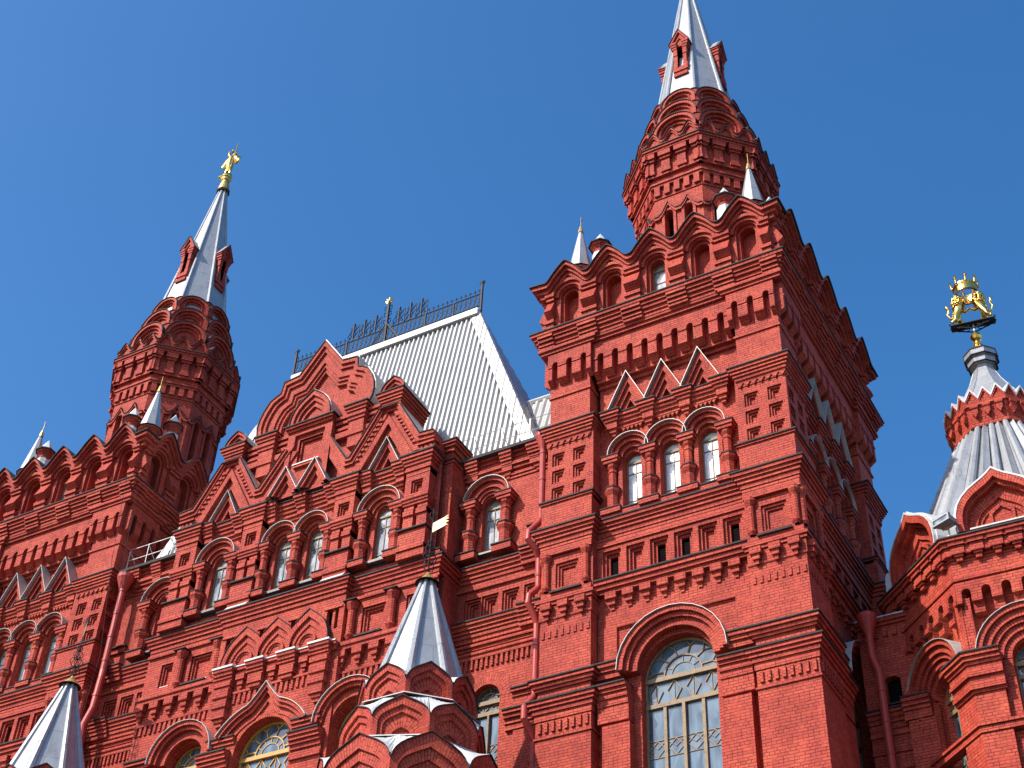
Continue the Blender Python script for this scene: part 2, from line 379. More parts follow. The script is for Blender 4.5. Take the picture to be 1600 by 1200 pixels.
def colonnette(mb, fr, s, z0, zc, d, r=0.17, cap=0.37, belly=0.42, base_h=0.42, mat=None):
    """stumpy column with block capital, round shaft, belly at 1/3 height"""
    H = zc-z0; c = fr.p(s, 0, d); zb = z0+H*belly
    rot = fr.a + pi/8
    mb.box(fr, s-cap, s+cap, zc-0.16, zc, d-cap*0.9, d+cap*0.9)
    mb.box(fr, s-cap*0.86, s+cap*0.86, zc-0.30, zc-0.16, d-cap*0.8, d+cap*0.76)
    mb.box(fr, s-cap-0.03, s+cap+0.03, zc, zc+0.04, d-cap*0.9, d+cap*0.9+0.03, DARK)
    mb.lathe(c[0], c[1], [(r*1.5, zc-0.30), (r*1.5, zc-0.42), (r*1.05, zc-0.52), (r*1.0, zc-0.58), (r*1.22, zc-0.62), (r*1.22, zc-0.68), (r, zc-0.72), (r, zb+0.02)], 8, BRICK, rot)
    mb.lathe(c[0], c[1], [(r, zb+0.06), (r*2.15, zb+0.02), (r*2.15, zb-0.03), (r*1.95, zb-0.03)], 8, DARK, rot)
    mb.lathe(c[0], c[1], [(r*2.0, zb-0.03), (r*2.0, zb-0.16), (r*1.45, zb-0.34), (r*1.4, z0+0.1)], 8, BRICK, rot)
    mb.box(fr, s-cap*0.9, s+cap*0.9, z0, z0+0.1, d-cap*0.8, d+cap*0.7)
def sash(parent, fr, cx, w, z0, zs, d, glass, wood, arch=True, grid=((0.0,), (0.28, 0.75)), name='window', bar=0.03, label=None):
    """small arched casement: pane and frame"""
    g = MB()
    poly = arched(cx, w, z0, zs, 12) if arch else rect(cx-w, cx+w, z0, zs)
    g.ngon([fr.p(s, z, d) for s, z in poly], glass)
    o = g.build(name, parent, label=label)
    f = MB()
    if arch:
        A = off_arch(cx, z0, zs, w, 12); B = off_arch(cx, z0, zs, w-0.06, 12); f.strip(fr, A, B, d, d+0.05, wood)
    else:
        A = rect(cx-w, cx+w, z0, zs); B = rect(cx-w+0.06, cx+w-0.06, z0+0.06, zs-0.06); f.strip(fr, A+[A[0]], B+[B[0]], d, d+0.05, wood, ends=False)
    H = zs-z0
    f.box(fr, cx-w+0.05, cx+w-0.05, z0, z0+0.06, d, d+0.045, wood)
    f.box(fr, cx-w+0.05, cx+w-0.05, zs-0.05, zs+0.05, d, d+0.06, wood)
    for s in grid[0]: f.box(fr, cx+s-bar/2, cx+s+bar/2, z0+0.06, zs-0.05, d, d+0.03, wood)
    for t in grid[1]: f.box(fr, cx-w+0.05, cx+w-0.05, z0+H*t-bar/2, z0+H*t+bar/2, d, d+0.03, wood)
    f.build('window_frame', o)
    return o
def fan_window(parent, fr, cx, r, zs, z0, d, glass, wood, mull=(-0.5, 0, 0.5), label=None, spokes=6):
    """large arched window: fan-light with inner ring and spokes, lattice band, casements with lozenges"""
    g = MB(); g.ngon([fr.p(s, z, d) for s, z in arched(cx, r, z0, zs, 24)], glass); o = g.build('arched_window', parent, label=label)
    f = MB()
    A = off_arch(cx, z0, zs, r, 24); B = off_arch(cx, z0, zs, r-(0.09 if r > 1 else .05), 24); f.strip(fr, A, B, d, d+0.09, wood)
    t = 0.022
    def bar(a, b, w=t, dd=0.045):
        a = Vector(a); b = Vector(b); n = (b-a).normalized(); n = Vector((-n.y, n.x))*w
        f.prism(fr, [tuple(a-n), tuple(b-n), tuple(b+n), tuple(a+n)], d, d+dd, wood)
    rin = r*0.50
    f.strip(fr, arc(cx, zs+0.08, rin+t, 0, 180, 18), arc(cx, zs+0.08, rin-t, 0, 180, 18), d, d+0.05, wood)
    f.strip(fr, arc(cx, zs+0.08, rin*0.62+t*.6, 0, 180, 14), arc(cx, zs+0.08, rin*0.62-t*.6, 0, 180, 14), d, d+0.03, wood)
    for k in range(spokes):
        a = pi*(k+0.5)/spokes; c, s_ = cos(a), sin(a)
        bar((cx+rin*c, zs+0.08+rin*s_), (cx+r*0.80*c, zs+r*0.80*s_))
        for q in (-0.16, 0.16): bar((cx+r*0.80*c, zs+r*0.80*s_), (cx+r*0.97*cos(a+q), zs+r*0.97*sin(a+q)), t*0.8)
        a2 = a+pi/spokes/2
        if k < spokes-1: bar((cx+rin*0.62*cos(a2), zs+0.08+rin*0.62*sin(a2)), (cx+rin*cos(a2), zs+0.08+rin*sin(a2)), t*0.5, 0.03)
    f.box(fr, cx-r, cx+r, zs-0.10, zs+0.06, d, d+0.13, wood)
    zb = zs-0.95*min(1, r/1.3)
    f.box(fr, cx-r, cx+r, zb-0.10, zb+0.05, d, d+0.11, wood)
    ms = [-r+0.05] + [m*r for m in mull] + [r-0.05]
    for i in range(len(ms)-1):
        a, b = cx+ms[i], cx+ms[i+1]; m_ = (a+b)/2; zm = (zb+zs)/2; hw = (b-a)/2
        # ogee petals in the lattice band
        for sg in (-1, 1):
            bar((m_, zs-0.1), (m_+sg*hw*0.75, zm+0.02), t*0.7); bar((m_+sg*hw*0.75, zm+0.02), (m_, zb+0.05), t*0.7)
        bar((m_, zb+0.05), (m_, zs-0.1), t*0.6, 0.03)
    for i, m in enumerate(mull):
        mw = 0.055 if r > 1 else 0.032; f.box(fr, cx+m*r-mw, cx+m*r+mw, z0, zb-0.1, d, d+(0.13 if abs(m) < 0.01 else 0.09), wood)
    z = zb-0.1
    while z > z0+1.0:
        for i in range(len(ms)-1):
            a, b = cx+ms[i], cx+ms[i+1]; m_ = (a+b)/2
            for zz in (z-1.15, z-1.75): f.box(fr, a, b, zz-t*0.6, zz+t*0.6, d, d+0.03, wood)
            zc = z-1.45
            for sg in (-1, 1):
                bar((m_, zc+0.28), (m_+sg*(b-a)*0.42, zc), t*0.6, 0.03); bar((m_+sg*(b-a)*0.42, zc), (m_, zc-0.28), t*0.6, 0.03)
                bar((a if sg < 0 else b, zc+0.28), (m_, zc), t*0.4, 0.028)
        f.box(fr, cx-r, cx+r, z-2.95, z-2.85, d, d+0.08, wood)
        z -= 2.9
    f.build('window_frame', o)
    return o
def prism_path(cx, cy, a, rot=0.0, n=8):
    """closed CCW regular polygon path, first edge = front face (normal -Y rotated by rot)"""
    r = a/cos(pi/n); return [(cx+r*cos(-pi/2-pi/n+2*pi*k/n+rot), cy+r*sin(-pi/2-pi/n+2*pi*k/n+rot)) for k in range(n)]
def facets(cx, cy, a, rot=0.0, n=8):
    out = []
    for k in range(n):
        th = rot+2*pi*k/n; out.append(F(cx+a*sin(th), cy-a*cos(th), th))
    return out
HEAD = 0

# ------------------------------------------------------------------ ground
g = MB()
g.face([(-1500,-1500,0),(1500,-1500,0),(1500,1500,0),(-1500,1500,0)], STONE)
tag(g.build('ground'), 'grey stone sett paving around the foot of the museum', None, kind='structure')
museum = empty('museum_building', (-16, 0, 0), 'red brick museum with pointed towers, silver tent roofs and rows of ornamental gables', 'museum')
def at_museum(o):                       # keep world coordinates for parts of the museum
    o.location = Vector(o.location) - Vector((-16, 0, 0)); return o

# ------------------------------------------------------------------ corner towers
W5, HD, REC = 5.0, 5.4, 0.45            # half width, half depth, bay recess
PIL = 2.08
def tower_frames():
    return [(F(0, 0, 0), W5), (F(W5, HD, pi/2), HD), (F(0, 2*HD, pi), W5), (F(-W5, HD, -pi/2), HD)]
def tower_path(rec=REC, pil=PIL, w=W5):
    P = []
    for fr, hf in tower_frames():
        P += [fr.p(-hf, 0), fr.p(-hf+pil, 0), fr.p(-hf+pil, 0, -rec), fr.p(hf-pil, 0, -rec), fr.p(hf-pil, 0)]
    return P
def corner_paths(pil=PIL, rec=1.2):
    fr = tower_frames(); out = []
    for i in range(4):
        (a, ha), (b, hb) = fr[i], fr[(i+1) % 4]
        out.append([a.p(ha-pil, 0, -rec), a.p(ha-pil, 0), a.p(ha, 0), b.p(-hb+pil, 0), b.p(-hb+pil, 0, -rec)])
    return out
def plain_path(): return [(-W5, 0), (W5, 0), (W5, 2*HD), (-W5, 2*HD)]

def tower_face(mb, fr, hf, T):
    bw = hf-PIL                                             # bay half width
    # --- great window bay, z 0..31
    hwn = arched(0, 1.36, 21.2, 27.4, 20)
    lower = arched(0, 1.30, 7.5, 13.2, 16)
    dwl = -0.62
    mb.holes(fr, rect(-bw, bw, 0, 31.0), [hwn, lower], dwl, [0.5, 0.5])
    for sg in (-1, 1):
        mb.box(fr, *sorted((sg*1.62, sg*2.62)), 14.5, 25.7, dwl, -0.22)     # jamb pilaster
        zc = mb.cornice([fr.p(sg*2.2-0.58, 0, -0.22-0.0), fr.p(sg*2.2+0.55, 0, -0.22)], 27.08, [(0.14, 0.26), (0.12, 0.18), (0.2, 0.11), (0.24, 0.05), (0.60, 0.012)], din=-0.4)
        # imposts continue the hood flats
        mb.cornice([fr.p(sg*2.45-0.5, 0, -0.30), fr.p(sg*2.45+0.5, 0, -0.30)] , 27.98, [(0.16, 0.22), (0.14, 0.14), (0.22, 0.06)], din=-0.32, capmat=DARK)
    arch_mold(mb, fr, 0, 27.55, [1.98, 1.80, 1.64, 1.38], [-0.06, -0.20, -0.34], dwl, metal=HOOD)
    # panel outline above the hood
    mb.strip(fr, [(-bw, 27.9), (-bw, 31.0), (bw, 31.0), (bw, 27.9)], [(-2.2, 27.9), (-2.2, 29.55), (2.2, 29.55), (2.2, 27.9)], dwl, -0.52, ends=True)
    # --- band with small square openings, z 31.3..33.3
    holes = []; fl = []
    for k in range(6):
        c = (k-2.5)*0.93; holes.append(rect(c-0.36, c+0.36, 31.55, 32.78))
    mb.holes(fr, rect(-bw, bw, 31.0, 34.2), holes, -REC, 0.10)
    for k in range(6):
        c = (k-2.5)*0.93; opn = k in (0, 2, 3, 5)
        niche_steps(mb, fr, c-0.36, c+0.36, 31.55, 32.78, -REC, 2, 0.10, 0.10, DARKG if opn else BRICK)
        if opn: mb.strip(fr, rect(c-0.16, c+0.16, 31.67, 32.58)+[(c-0.16, 31.67)], rect(c-0.13, c+0.13, 31.78, 32.45)+[(c-0.13, 31.78)], -REC-0.35, -REC-0.30, mat=BRICK, ends=False)
    mb.box(fr, -bw, bw, 31.20, 31.36, -REC, -REC+0.30); mb.box(fr, -bw, bw, 31.36, 31.42, -REC, -REC+0.36, DARK)
    mb.box(fr, -bw, bw, 31.04, 31.20, -REC, -REC+0.22); mb.box(fr, -bw, bw, 30.90, 31.04, -REC-0.2, -REC+0.12)
    n = 8
    for k in range(n): corbel(mb, fr, (k-(n-1)/2)*0.665, 30.92, -0.62, 0.42, 0.66, 0.34)
    mb.box(fr, -bw, bw, 32.95, 33.1, -REC, -REC+0.07)
    # --- window trio bay, z 34..39
    dw = -0.74
    wins = [arched(c, 0.38, 34.75, 36.85) for c in (-1.54, 0, 1.54)]
    mb.holes(fr, rect(-bw, bw, 34.2, 40.9), wins, dw, 0.34)
    mb.box(fr, -bw, bw, 34.0, 34.45, dw, -0.40); 
    mb.box(fr, -bw, bw, 34.45, 34.50, dw, -0.36, DARK)
    for c in (-1.54, 0, 1.54):
        arch_mold(mb, fr, c, 37.0, [0.83, 0.72, 0.56, 0.39], [-0.34, -0.46, -0.60], dw, metal=HOOD, mproj=0.08)
        mb.box(fr, c-0.42, c+0.42, 34.50, 34.62, dw-0.2, -0.52, DARK)
        mb.strip(fr, [(c-0.39, 34.7), (c-0.39, 36.95)], [(c-0.56, 34.7), (c-0.56, 36.95)], dw, -0.60)
        mb.strip(fr, [(c+0.56, 34.7), (c+0.56, 36.95)], [(c+0.39, 34.7), (c+0.39, 36.95)], dw, -0.60)
    for c in (-2.31, -0.77, 0.77, 2.31):
        colonnette(mb, fr, c, 34.5, 36.98, -0.58, 0.155, 0.34)
        mb.box(fr, c-0.40, c+0.40, 34.34, 34.56, dw, -0.30); mb.box(fr, c-0.42, c+0.42, 34.56, 34.6, dw, -0.27, DARK)
    # bracket cornice and gables
    for k in range(4):
        c = (k-1.5)*1.52; z = 39.12
        for h, w_, d in ((0.13, 0.39, -0.22), (0.13, 0.34, -0.29), (0.13, 0.28, -0.36), (0.32, 0.22, -0.42), (0.16, 0.15, -0.50), (0.14, 0.09, -0.57)):
            mb.box(fr, c-w_, c+w_, z-h, z, dw, d); z -= h
        mb.box(fr, c-0.42, c+0.42, 39.12, 39.17, dw, -0.17, DARK)
        if k < 3:
            a, b = c+0.22, c+1.30
            for z1, h, d in ((39.02, .14, -0.36), (38.88, .14, -0.44), (38.74, .14, -0.52), (38.60, .16, -0.60)): mb.box(fr, a, b, z1-h, z1, dw, d)
            mb.box(fr, a, b, 39.02, 39.06, dw, -0.32, DARK)
            saw(mb, fr, a+0.1, b-0.1, 38.26, 38.44, dw, -0.62, 5)
    for k in range(3):
        c = (k-1)*1.52
        tri = lambda f, zt: [(c-0.78*f, 39.16), (c, 39.16+zt), (c+0.78*f, 39.16)]
        A = tri(1, 1.68); B = tri(0.76, 1.24); C2 = tri(0.54, 0.88); D2 = tri(0.30, 0.50)
        mb.strip(fr, A, B, dw, -0.30, d0b=-0.42, ends=False)
        mb.strip(fr, B, C2, dw, -0.42, d0b=-0.54, ends=False)
        mb.strip(fr, C2, D2, dw, -0.54, d0b=dw, ends=False)
        mb.strip(fr, tri(1.03, 1.73), A, dw, -0.14, mat=HOOD)
    mb.box(fr, -bw, bw, 40.75, 40.9, dw, -0.62)
    # --- pilaster panels
    for sg in (-1, 1):
        pc = sg*(hf-PIL/2)
        # upper grid of six square niches is cut from a thin sheet standing on the core
        hs = [rect(pc+ds-0.27, pc+ds+0.27, zc-0.30, zc+0.30) for ds in (-0.45, 0.45) for zc in (37.45, 36.63, 35.81)]
        inner, outer_ = (-hf, -hf+PIL) if sg < 0 else (hf-PIL, hf)
        def sheet(z0, z1, hs_, d, dep):
            o_ = hf+d; i_ = hf-PIL; a, b = (i_, o_) if sg > 0 else (-o_, -i_)
            mb.holes(fr, rect(a, b, z0, z1), hs_, d, dep)
            mb.face([fr.p(sg*i_, z0, d), fr.p(sg*i_, z0, -1.2), fr.p(sg*i_, z1, -1.2), fr.p(sg*i_, z1, d)], BRICK)
        sheet(35.15, 38.75, hs, -0.13, 0.05)
        for h in hs:
            s0, z0 = h[0]; s1, z1 = h[2]; niche_steps(mb, fr, s0, s1, z0, z1, -0.13, 2, 0.08, 0.07, sill=False)
        saw(mb, fr, inner+0.08, outer_-0.08, 38.05, 38.26, -0.2, -0.05, 7)
        # band panel with corner colonnettes
        sheet(31.2, 33.1, [rect(pc-0.46, pc+0.46, 31.55, 32.60)], -0.12, 0.06)
        niche_steps(mb, fr, pc-0.46, pc+0.46, 31.55, 32.60, -0.12, 2, 0.09, 0.07, sill=False)
        for q in (-0.80, 0.80):
            c = fr.p(pc+q, 0, -0.06)
            mb.lathe(c[0], c[1], [(0.21, 32.95), (0.21, 32.80), (0.12, 32.62), (0.12, 31.62), (0.17, 31.55), (0.10, 31.42)], 10, BRICK, fr.a)
        mb.box(fr, pc-0.62, pc+0.62, 31.30, 31.37, -0.15, 0.06, DARK)
        mb.box(fr, inner, outer_, 32.95, 33.12, -0.15, 0.02)
        for k in range(3): corbel(mb, fr, pc+(k-1)*0.68, 30.78, -0.01, 0.40, 0.62, 0.24)
        dentils(mb, fr, inner+0.05, outer_-0.02, 29.47, 29.77, -0.12, 0.0, 8, 0.42)
        dentils(mb, fr, inner+0.05, outer_-0.02, 25.80, 26.18, -0.1, 0.07, 8, 0.45)
    # --- machicolation: arcaded overhang in three groups
    def comb(s0, s1, n, zb, zt, d0, d1, w=0.125):
        st = (s1-s0)/n; pts = [(s0, zt), (s0, zb)]
        ch = []
        for i in range(n):
            c = s0+st*(i+0.5); ch.append(c); pts.append((c-w, zb)); pts += [(x, z) for x, z in reversed(arc(c, zb+0.78, w, 0, 180, 6))]; pts.append((c+w, zb))
        pts += [(s1, zb), (s1, zt)]
        mb.prism(fr, pts, d0, d1, skip=())
        for i in range(n+1):                                   # imposts and tapering feet of the tabs
            mb.box(fr, (s0 if i == 0 else ch[i-1]+w)+.01, (s1 if i == n else ch[i]-w)-.01, zb+0.62, zb+0.72, d0, d1+0.035)
            a = s0 if i == 0 else ch[i-1]+w; b = s1 if i == n else ch[i]-w
            zt_ = zb+0.45
            P = fr.p
            mb.face([P(a, zb, d1), P(b, zb, d1), P(b, zb-0.22, d0+0.04), P(a, zb-0.22, d0+0.04)], BRICK)
            mb.face([P(a, zb, d1), P(a, zb-0.22, d0+0.04), P(a, zb, d0)], BRICK); mb.face([P(b, zb, d1), P(b, zb-0.22, d0+0.04), P(b, zb, d0)], BRICK)
    nb = 9 if hf < 5.2 else 9
    mb.box(fr, -bw, bw, 40.92, 43.0, dw, -0.44)
    comb(-bw+0.02, bw-0.02, nb, 41.25, 43.0, -0.45, -0.08, 0.135)
    mb.box(fr, -bw+0.02, bw-0.02, 41.42, 41.50, -0.2, -0.06) if False else None
    for sg in (-1, 1):
        a, b = sorted((sg*(hf-PIL), sg*hf)); comb(a+0.15 if sg < 0 else a, b if sg < 0 else b-0.15, 3, 41.4, 43.0, -0.2, 0.12)
    # --- niches of the crown
    st = 2*(hf+0.02)/5.08
    nh = [arched((k-2)*st, 0.33, 44.0, 45.98) for k in range(5)]
    oh = [arched((k-2)*st, 0.44, 44.0, 46.0) for k in range(5)]
    mb.holes(fr, rect(-hf, hf, 43.8, 46.75), oh, 0.0, 0.16)
    for k in range(5):
        c = (k-2)*st
        arch_mold(mb, fr, c, 46.0, [0.44, 0.33], [-0.16], -0.62, legs=44.0)
        if not (k == 2 and T): mb.ngon([fr.p(s, z, -0.55) for s, z in nh[k]], BRICK)
        arch_mold(mb, fr, c, 46.0, [0.80, 0.64, 0.50], [0.22, 0.11], 0.0, a0=-4, a1=184)
        mb.box(fr, c-0.40, c+0.40, 43.98, 44.05, -0.5, 0.3, DARK)
    for k in range(6):                                        # consoles between niches
        c = (k-2.5)*st; w_ = 0.36; a, b = c-w_, c+w_
        if k == 0: a = -hf; b = c+w_+0.0
        if k == 5: b = hf
        mb.box(fr, a, b, 45.95, 46.15, 0, 0.30); mb.box(fr, a+.03, b-.03, 45.78, 45.95, 0, 0.22)
        P = fr.p; a2, b2 = a+.05, b-.05
        mb.face([P(a2, 45.78, .10), P(b2, 45.78, .10), P(b2, 45.02, .42), P(a2, 45.02, .42)], BRICK)
        mb.face([P(a2, 45.02, .42), P(b2, 45.02, .42), P(b2, 44.80, .16), P(a2, 44.80, .16)], BRICK)
        for q in (a2, b2): mb.face([P(q, 45.78, 0), P(q, 45.78, .10), P(q, 45.02, .42), P(q, 44.80, .16), P(q, 44.80, 0)], BRICK)
        mb.box(fr, a, b, 44.48, 44.66, 0, 0.24); mb.box(fr, a+.04, b-.04, 44.2, 44.48, 0, 0.16)
    # wavy crest
    prof = [(-0.5, 0), (-0.44, 0.03), (-0.38, 0.15), (-0.31, 0.36), (-0.23, 0.58), (-0.14, 0.79), (-0.06, 0.95), (0, 1.04), (0.06, 0.95), (0.14, 0.79), (0.23, 0.58), (0.31, 0.36), (0.38, 0.15), (0.44, 0.03)]
    pts = []
    for k in range(5):
        for u, h in prof: pts.append(((k-2+u)*st, 46.52+h))
    pts.append((2.5*st, 46.52))
    ext = 0.56
    def crest(dz, ex): 
        P = [(s, z-dz) for s, z in pts]; return [(-hf-ex, P[0][1]+0.10)] + P[1:-1] + [(hf+ex, P[-1][1]+0.10)]
    side = abs(fr.e.x) < 0.5
    lay = [(0.0, 0.05, ext+0.05, DARK), (0.05, 0.24, ext-0.04, BRICK), (0.24, 0.42, 0.36, BRICK), (0.42, 0.62, 0.24, BRICK)]
    for z0, z1, d, mt in lay:
        ex = 0.0 if side else d
        A = crest(z0, ex); B = crest(z1, ex)
        mb.strip(fr, A, B, -0.4, d, mat=mt)
    low = crest(0.60, 0.0)
    mb.prism(fr, [(-hf, 46.7)] + [(s, max(z, 46.7)) for s, z in low if abs(s) < hf] + [(hf, 46.7)], -0.4, 0.0) if False else None
    A = crest(0.6, 0.0); B = [(s, min(46.6, z-0.05)) for s, z in A]
    mb.strip(fr, A, B, -0.4, 0.012, mat=BRICK, A_side=False)

def octagon_stage(mb, cx, cy, a, z0, z1): mb.sweep(prism_path(cx, cy, a), [(0, z0), (0, z1)], True)

def build_tower(root_name, label):
    mb = MB()
    for fr, hf in tower_frames(): tower_face(mb, fr, hf, fr.a == 0)
    for P in corner_paths():
        mb.sweep(P, [(0.0, 0.0), (0.0, 26.95)]); mb.sweep(P, [(-0.04, 26.95), (-0.04, 31.35)])
        mb.sweep(P, [(-0.40, 31.2), (-0.40, 33.1), (0.0, 33.12), (0.0, 35.3)])
        mb.sweep(P, [(-0.40, 35.0), (-0.40, 38.7)]); mb.sweep(P, [(-0.17, 38.9), (-0.17, 43.3)])
        mb.cornice(P, 26.95, [(0.15, 0.24), (0.13, 0.17), (0.16, 0.10), (0.25, 0.04)], din=-0.3)
        mb.cornice(P, 27.78, [(0.15, 0.20), (0.13, 0.12), (0.10, 0.05)], din=-0.3)
        mb.cornice(P, 31.02, [(0.12, 0.12), (0.13, 0.06)], din=-0.3, cap=False)
        mb.sweep(P, [(-0.2, 30.80), (-0.0, 30.76), (-0.0, 30.2), (-0.05, 30.18)])
        mb.cornice(P, 35.36, [(0.10, 0.06), (0.12, -0.01)], din=-0.4)
        mb.cornice(P, 38.95, [(0.15, 0.14), (0.13, 0.08), (0.13, 0.02), (0.14, -0.04), (0.30, -0.10)], din=-0.4)
        mb.cornice(P, 25.65, [(0.08, 0.05)], din=-0.3, cap=False)
        mb.sweep(P, [(-0.3, 40.72), (-0.11, 40.7), (-0.11, 40.6), (-0.3, 40.58)])
    TP = tower_path()
    mb.cornice(TP, 34.0, [(0.15, 0.27), (0.13, 0.19), (0.15, 0.12), (0.18, 0.05), (0.14, 0.015)], True, din=-0.6)
    mb.cornice(TP, 24.0-9, [(0.2, 0.25), (0.2, 0.15), (0.2, 0.06)], True, din=-0.6)
    # great cornice below the crown
    TP2 = tower_path(rec=0.14)
    mb.cornice(TP2, 43.06, [(0.13, 0.26), (0.14, 0.18)], True, din=-0.8, cap=False)
    mb.cornice(plain_path(), 43.84, [(0.16, 0.50), (0.15, 0.40), (0.16, 0.32), (0.16, 0.22), (0.17, 0.15)], True, din=-0.9)
    for fr, hf in tower_frames():
        st = 2*(hf+0.02)/5.08
        for k in range(6):
            c = (k-2.5)*st; a, b = max(c-0.42, -hf-0.2), min(c+0.42, hf+0.2)
            for z1, h, d in ((43.66, .13, 0.47), (43.50, .13, 0.39), (43.35, .14, .30), (43.2, .14, .24)): mb.box(fr, a, b, z1-h, z1, 0, d)
    # roof deck
    mb.face([(-4.5, .5, 46.62), (4.5, .5, 46.62), (4.5, 10.3, 46.62), (-4.5, 10.3, 46.62)], DARK)
    T = mb.build(root_name, museum, label=label)
    frF = tower_frames()[0][0]
    for fr, hf in tower_frames()[:2]:
        for c in (-1.54, 0, 1.54): sash(T, fr, c, 0.385, 34.62, 36.87, -1.02, BLIND, WOOD, grid=((0.0,), (0.22, 0.78)))
    sash(T, frF, 0, 0.33, 44.03, 45.98, -0.50, PALEGLASS, WOOD, grid=((), (0.3, 0.65)))
    fan_window(T, frF, 0, 1.37, 27.4, 21.2, -1.05, GLASS, WOOD)
    fan_window(T, tower_frames()[1][0], 0, 1.37, 27.4, 21.2, -1.05, GLASS, WOOD)
    for fr, hf in tower_frames()[:2]: fan_window(T, fr, 0, 1.31, 13.2, 7.5, -1.05, GLASS, WOOD)
    # --- octagonal drum
    cx, cy = 0.0, 5.65
    d = MB(); a = 2.82
    for fr in facets(cx, cy, a):
        hw = a*tan(pi/8)
        hs = [arched(c, 0.20, 49.2, 51.95) for c in (-0.48, 0.48)]
        d.holes(fr, rect(-hw, hw, 46.2, 53.2), hs, 0, 0.45, floor=DARKG)
        for c in (-0.48, 0.48):
            arch_mold(d, fr, c, 51.98, [0.34, 0.21], [0.07], 0.0)
            d.strip(fr, [(c-0.21, 49.2), (c-0.21, 52)], [(c-0.34, 49.2), (c-0.34, 52)], 0, 0.07); d.strip(fr, [(c+0.34, 49.2), (c+0.34, 52)], [(c+0.21, 49.2), (c+0.21, 52)], 0, 0.07)
        Z = 51.75
        pts = [(-hw, Z+.12), (-0.96, Z+.12), (-0.78, Z+.30), (-0.62, Z+.62), (-0.48, Z+.92), (-0.34, Z+.62), (-0.14, Z+.36), (0.14, Z+.36), (0.34, Z+.62), (0.48, Z+.92), (0.62, Z+.62), (0.78, Z+.30), (0.96, Z+.12), (hw, Z+.12)]
        d.strip(fr, pts, [(s, z-0.16) for s, z in pts], 0, 0.13); d.strip(fr, [(s, z+.04) for s, z in pts], pts, 0, 0.17, mat=DARK)
        # dentil band and brackets
        aw = hw+0.05
        dentils(d, fr, -aw, aw, 53.28, 53.85, -0.02, 0.16, 5, 0.56)
        for k in range(4):
            c = (k-1.5)*0.80
            d.box(fr, c-0.20, c+0.20, 54.72, 55.38, 0.1, 0.36); d.box(fr, c-0.26, c+0.26, 55.38, 55.54, 0.1, 0.44); d.box(fr, c-0.31, c+0.31, 55.54, 55.86, 0.1, 0.53)
            d.box(fr, c-0.24, c+0.24, 54.56, 54.72, 0.1, 0.38); d.box(fr, c-0.15, c+0.15, 54.40, 54.52, 0.1, 0.31)
    pp = prism_path(cx, cy, a)
    d.sweep(pp, [(-.2, 53.2), (0.05, 53.14), (0.05, 53.26), (-.2, 53.26)], True)
    d.sweep(pp, [(0.0, 53.2), (0.0, 53.85), (0.16, 53.85), (0.16, 53.98), (0.22, 53.98), (0.22, 54.1), (0.13, 54.12), (0.13, 54.40), (0.28, 54.42), (0.28, 54.56), (0.20, 54.56), (0.20, 55.9)], True)
    d.cornice(pp, 56.12, [(0.14, 0.62), (0.12, 0.55)], True, din=-0.5)
    # wavy parapet of little kokoshniks, then three tiers of round ones
    for fr in facets(cx, cy, a+0.50):
        hw = (a+0.50)*tan(pi/8)
        def wav(z0, h, n=3):
            pts = []; st = 2*hw/n
            for k in range(n):
                for u, q in ((-.5, 0), (-.36, .12), (-.2, .62), (-.08, .88), (0, 1.0), (.08, .88), (.2, .62), (.36, .12)): pts.append((-hw+st*(k+.5+u), z0+h*q))
            return pts + [(hw, z0)]
        P1 = wav(56.55, 0.62)
        d.prism(fr, [(-hw, 56.1)] + P1 + [(hw, 56.1)], -0.35, -0.08)
        d.strip(fr, P1, [(s, z-0.15) for s, z in P1], -0.1, 0.06); d.strip(fr, [(s, z+.035) for s, z in P1], P1, -0.4, 0.12, mat=DARK)
        d.strip(fr, [(s, z-.15) for s, z in P1], [(s, z-0.27) for s, z in P1], -0.1, 0.0)
    tiers = [(2.86, 56.35, 57.72, 1.10), (2.50, 57.70, 59.12, 1.02), (2.14, 59.05, 60.55, 0.88)]
    for (ta, zb, zs, r) in tiers:
        hw = ta*tan(pi/8); r = min(r, hw*1.0)
        zs = zs
        for i, fr in enumerate(facets(cx, cy, ta)):
            outl = [(-r, zb), (-r, zs-.15)] + list(reversed(arc(0, zs-.15, r, 0, 180, 14)))[1:-1] + [(r, zs-.15), (r, zb)]
            d.prism(fr, outl, -0.7, -0.30, skip=())
            arch_mold(d, fr, 0, zs-.15, [r, r*0.84, r*0.70, r*0.56], [0.06, -0.08, -0.20], -0.32, legs=zb, a0=0, a1=180)
            d.strip(fr, arc(0, zs-.15, r+0.04, 0, 180, 14), arc(0, zs-.15, r, 0, 180, 14), -0.75, 0.11, mat=DARK)
        for i, fr in enumerate(facets(cx, cy, ta/cos(pi/8)*0.97, pi/8)):   # small ones on the corners, set behind
            rr = 0.36
            d.prism(fr, [(-rr, zb)] + [(x, z) for x, z in reversed(arc(0, zs+.36, rr, 0, 180, 8))] + [(rr, zb)], -0.6, -0.12)
            d.strip(fr, arc(0, zs+.36, rr+0.03, 0, 180, 8), arc(0, zs+.36, rr, 0, 180, 8), -0.6, -0.08, mat=DARK)
        d.sweep(prism_path(cx, cy, ta-0.32), [(0, zb-.2), (0, zs+.75), (-.3, zs+.9)], True)
    drum = d.build('octagonal_drum', T)
    # --- spire
    s = MB(); zb, zt = 60.5, 73.0; ab, at = 1.93, 0.16
    s.lathe(cx, cy, [(ab, zb), (at, zt)], 8, ZINC, pi/8, r8=True)
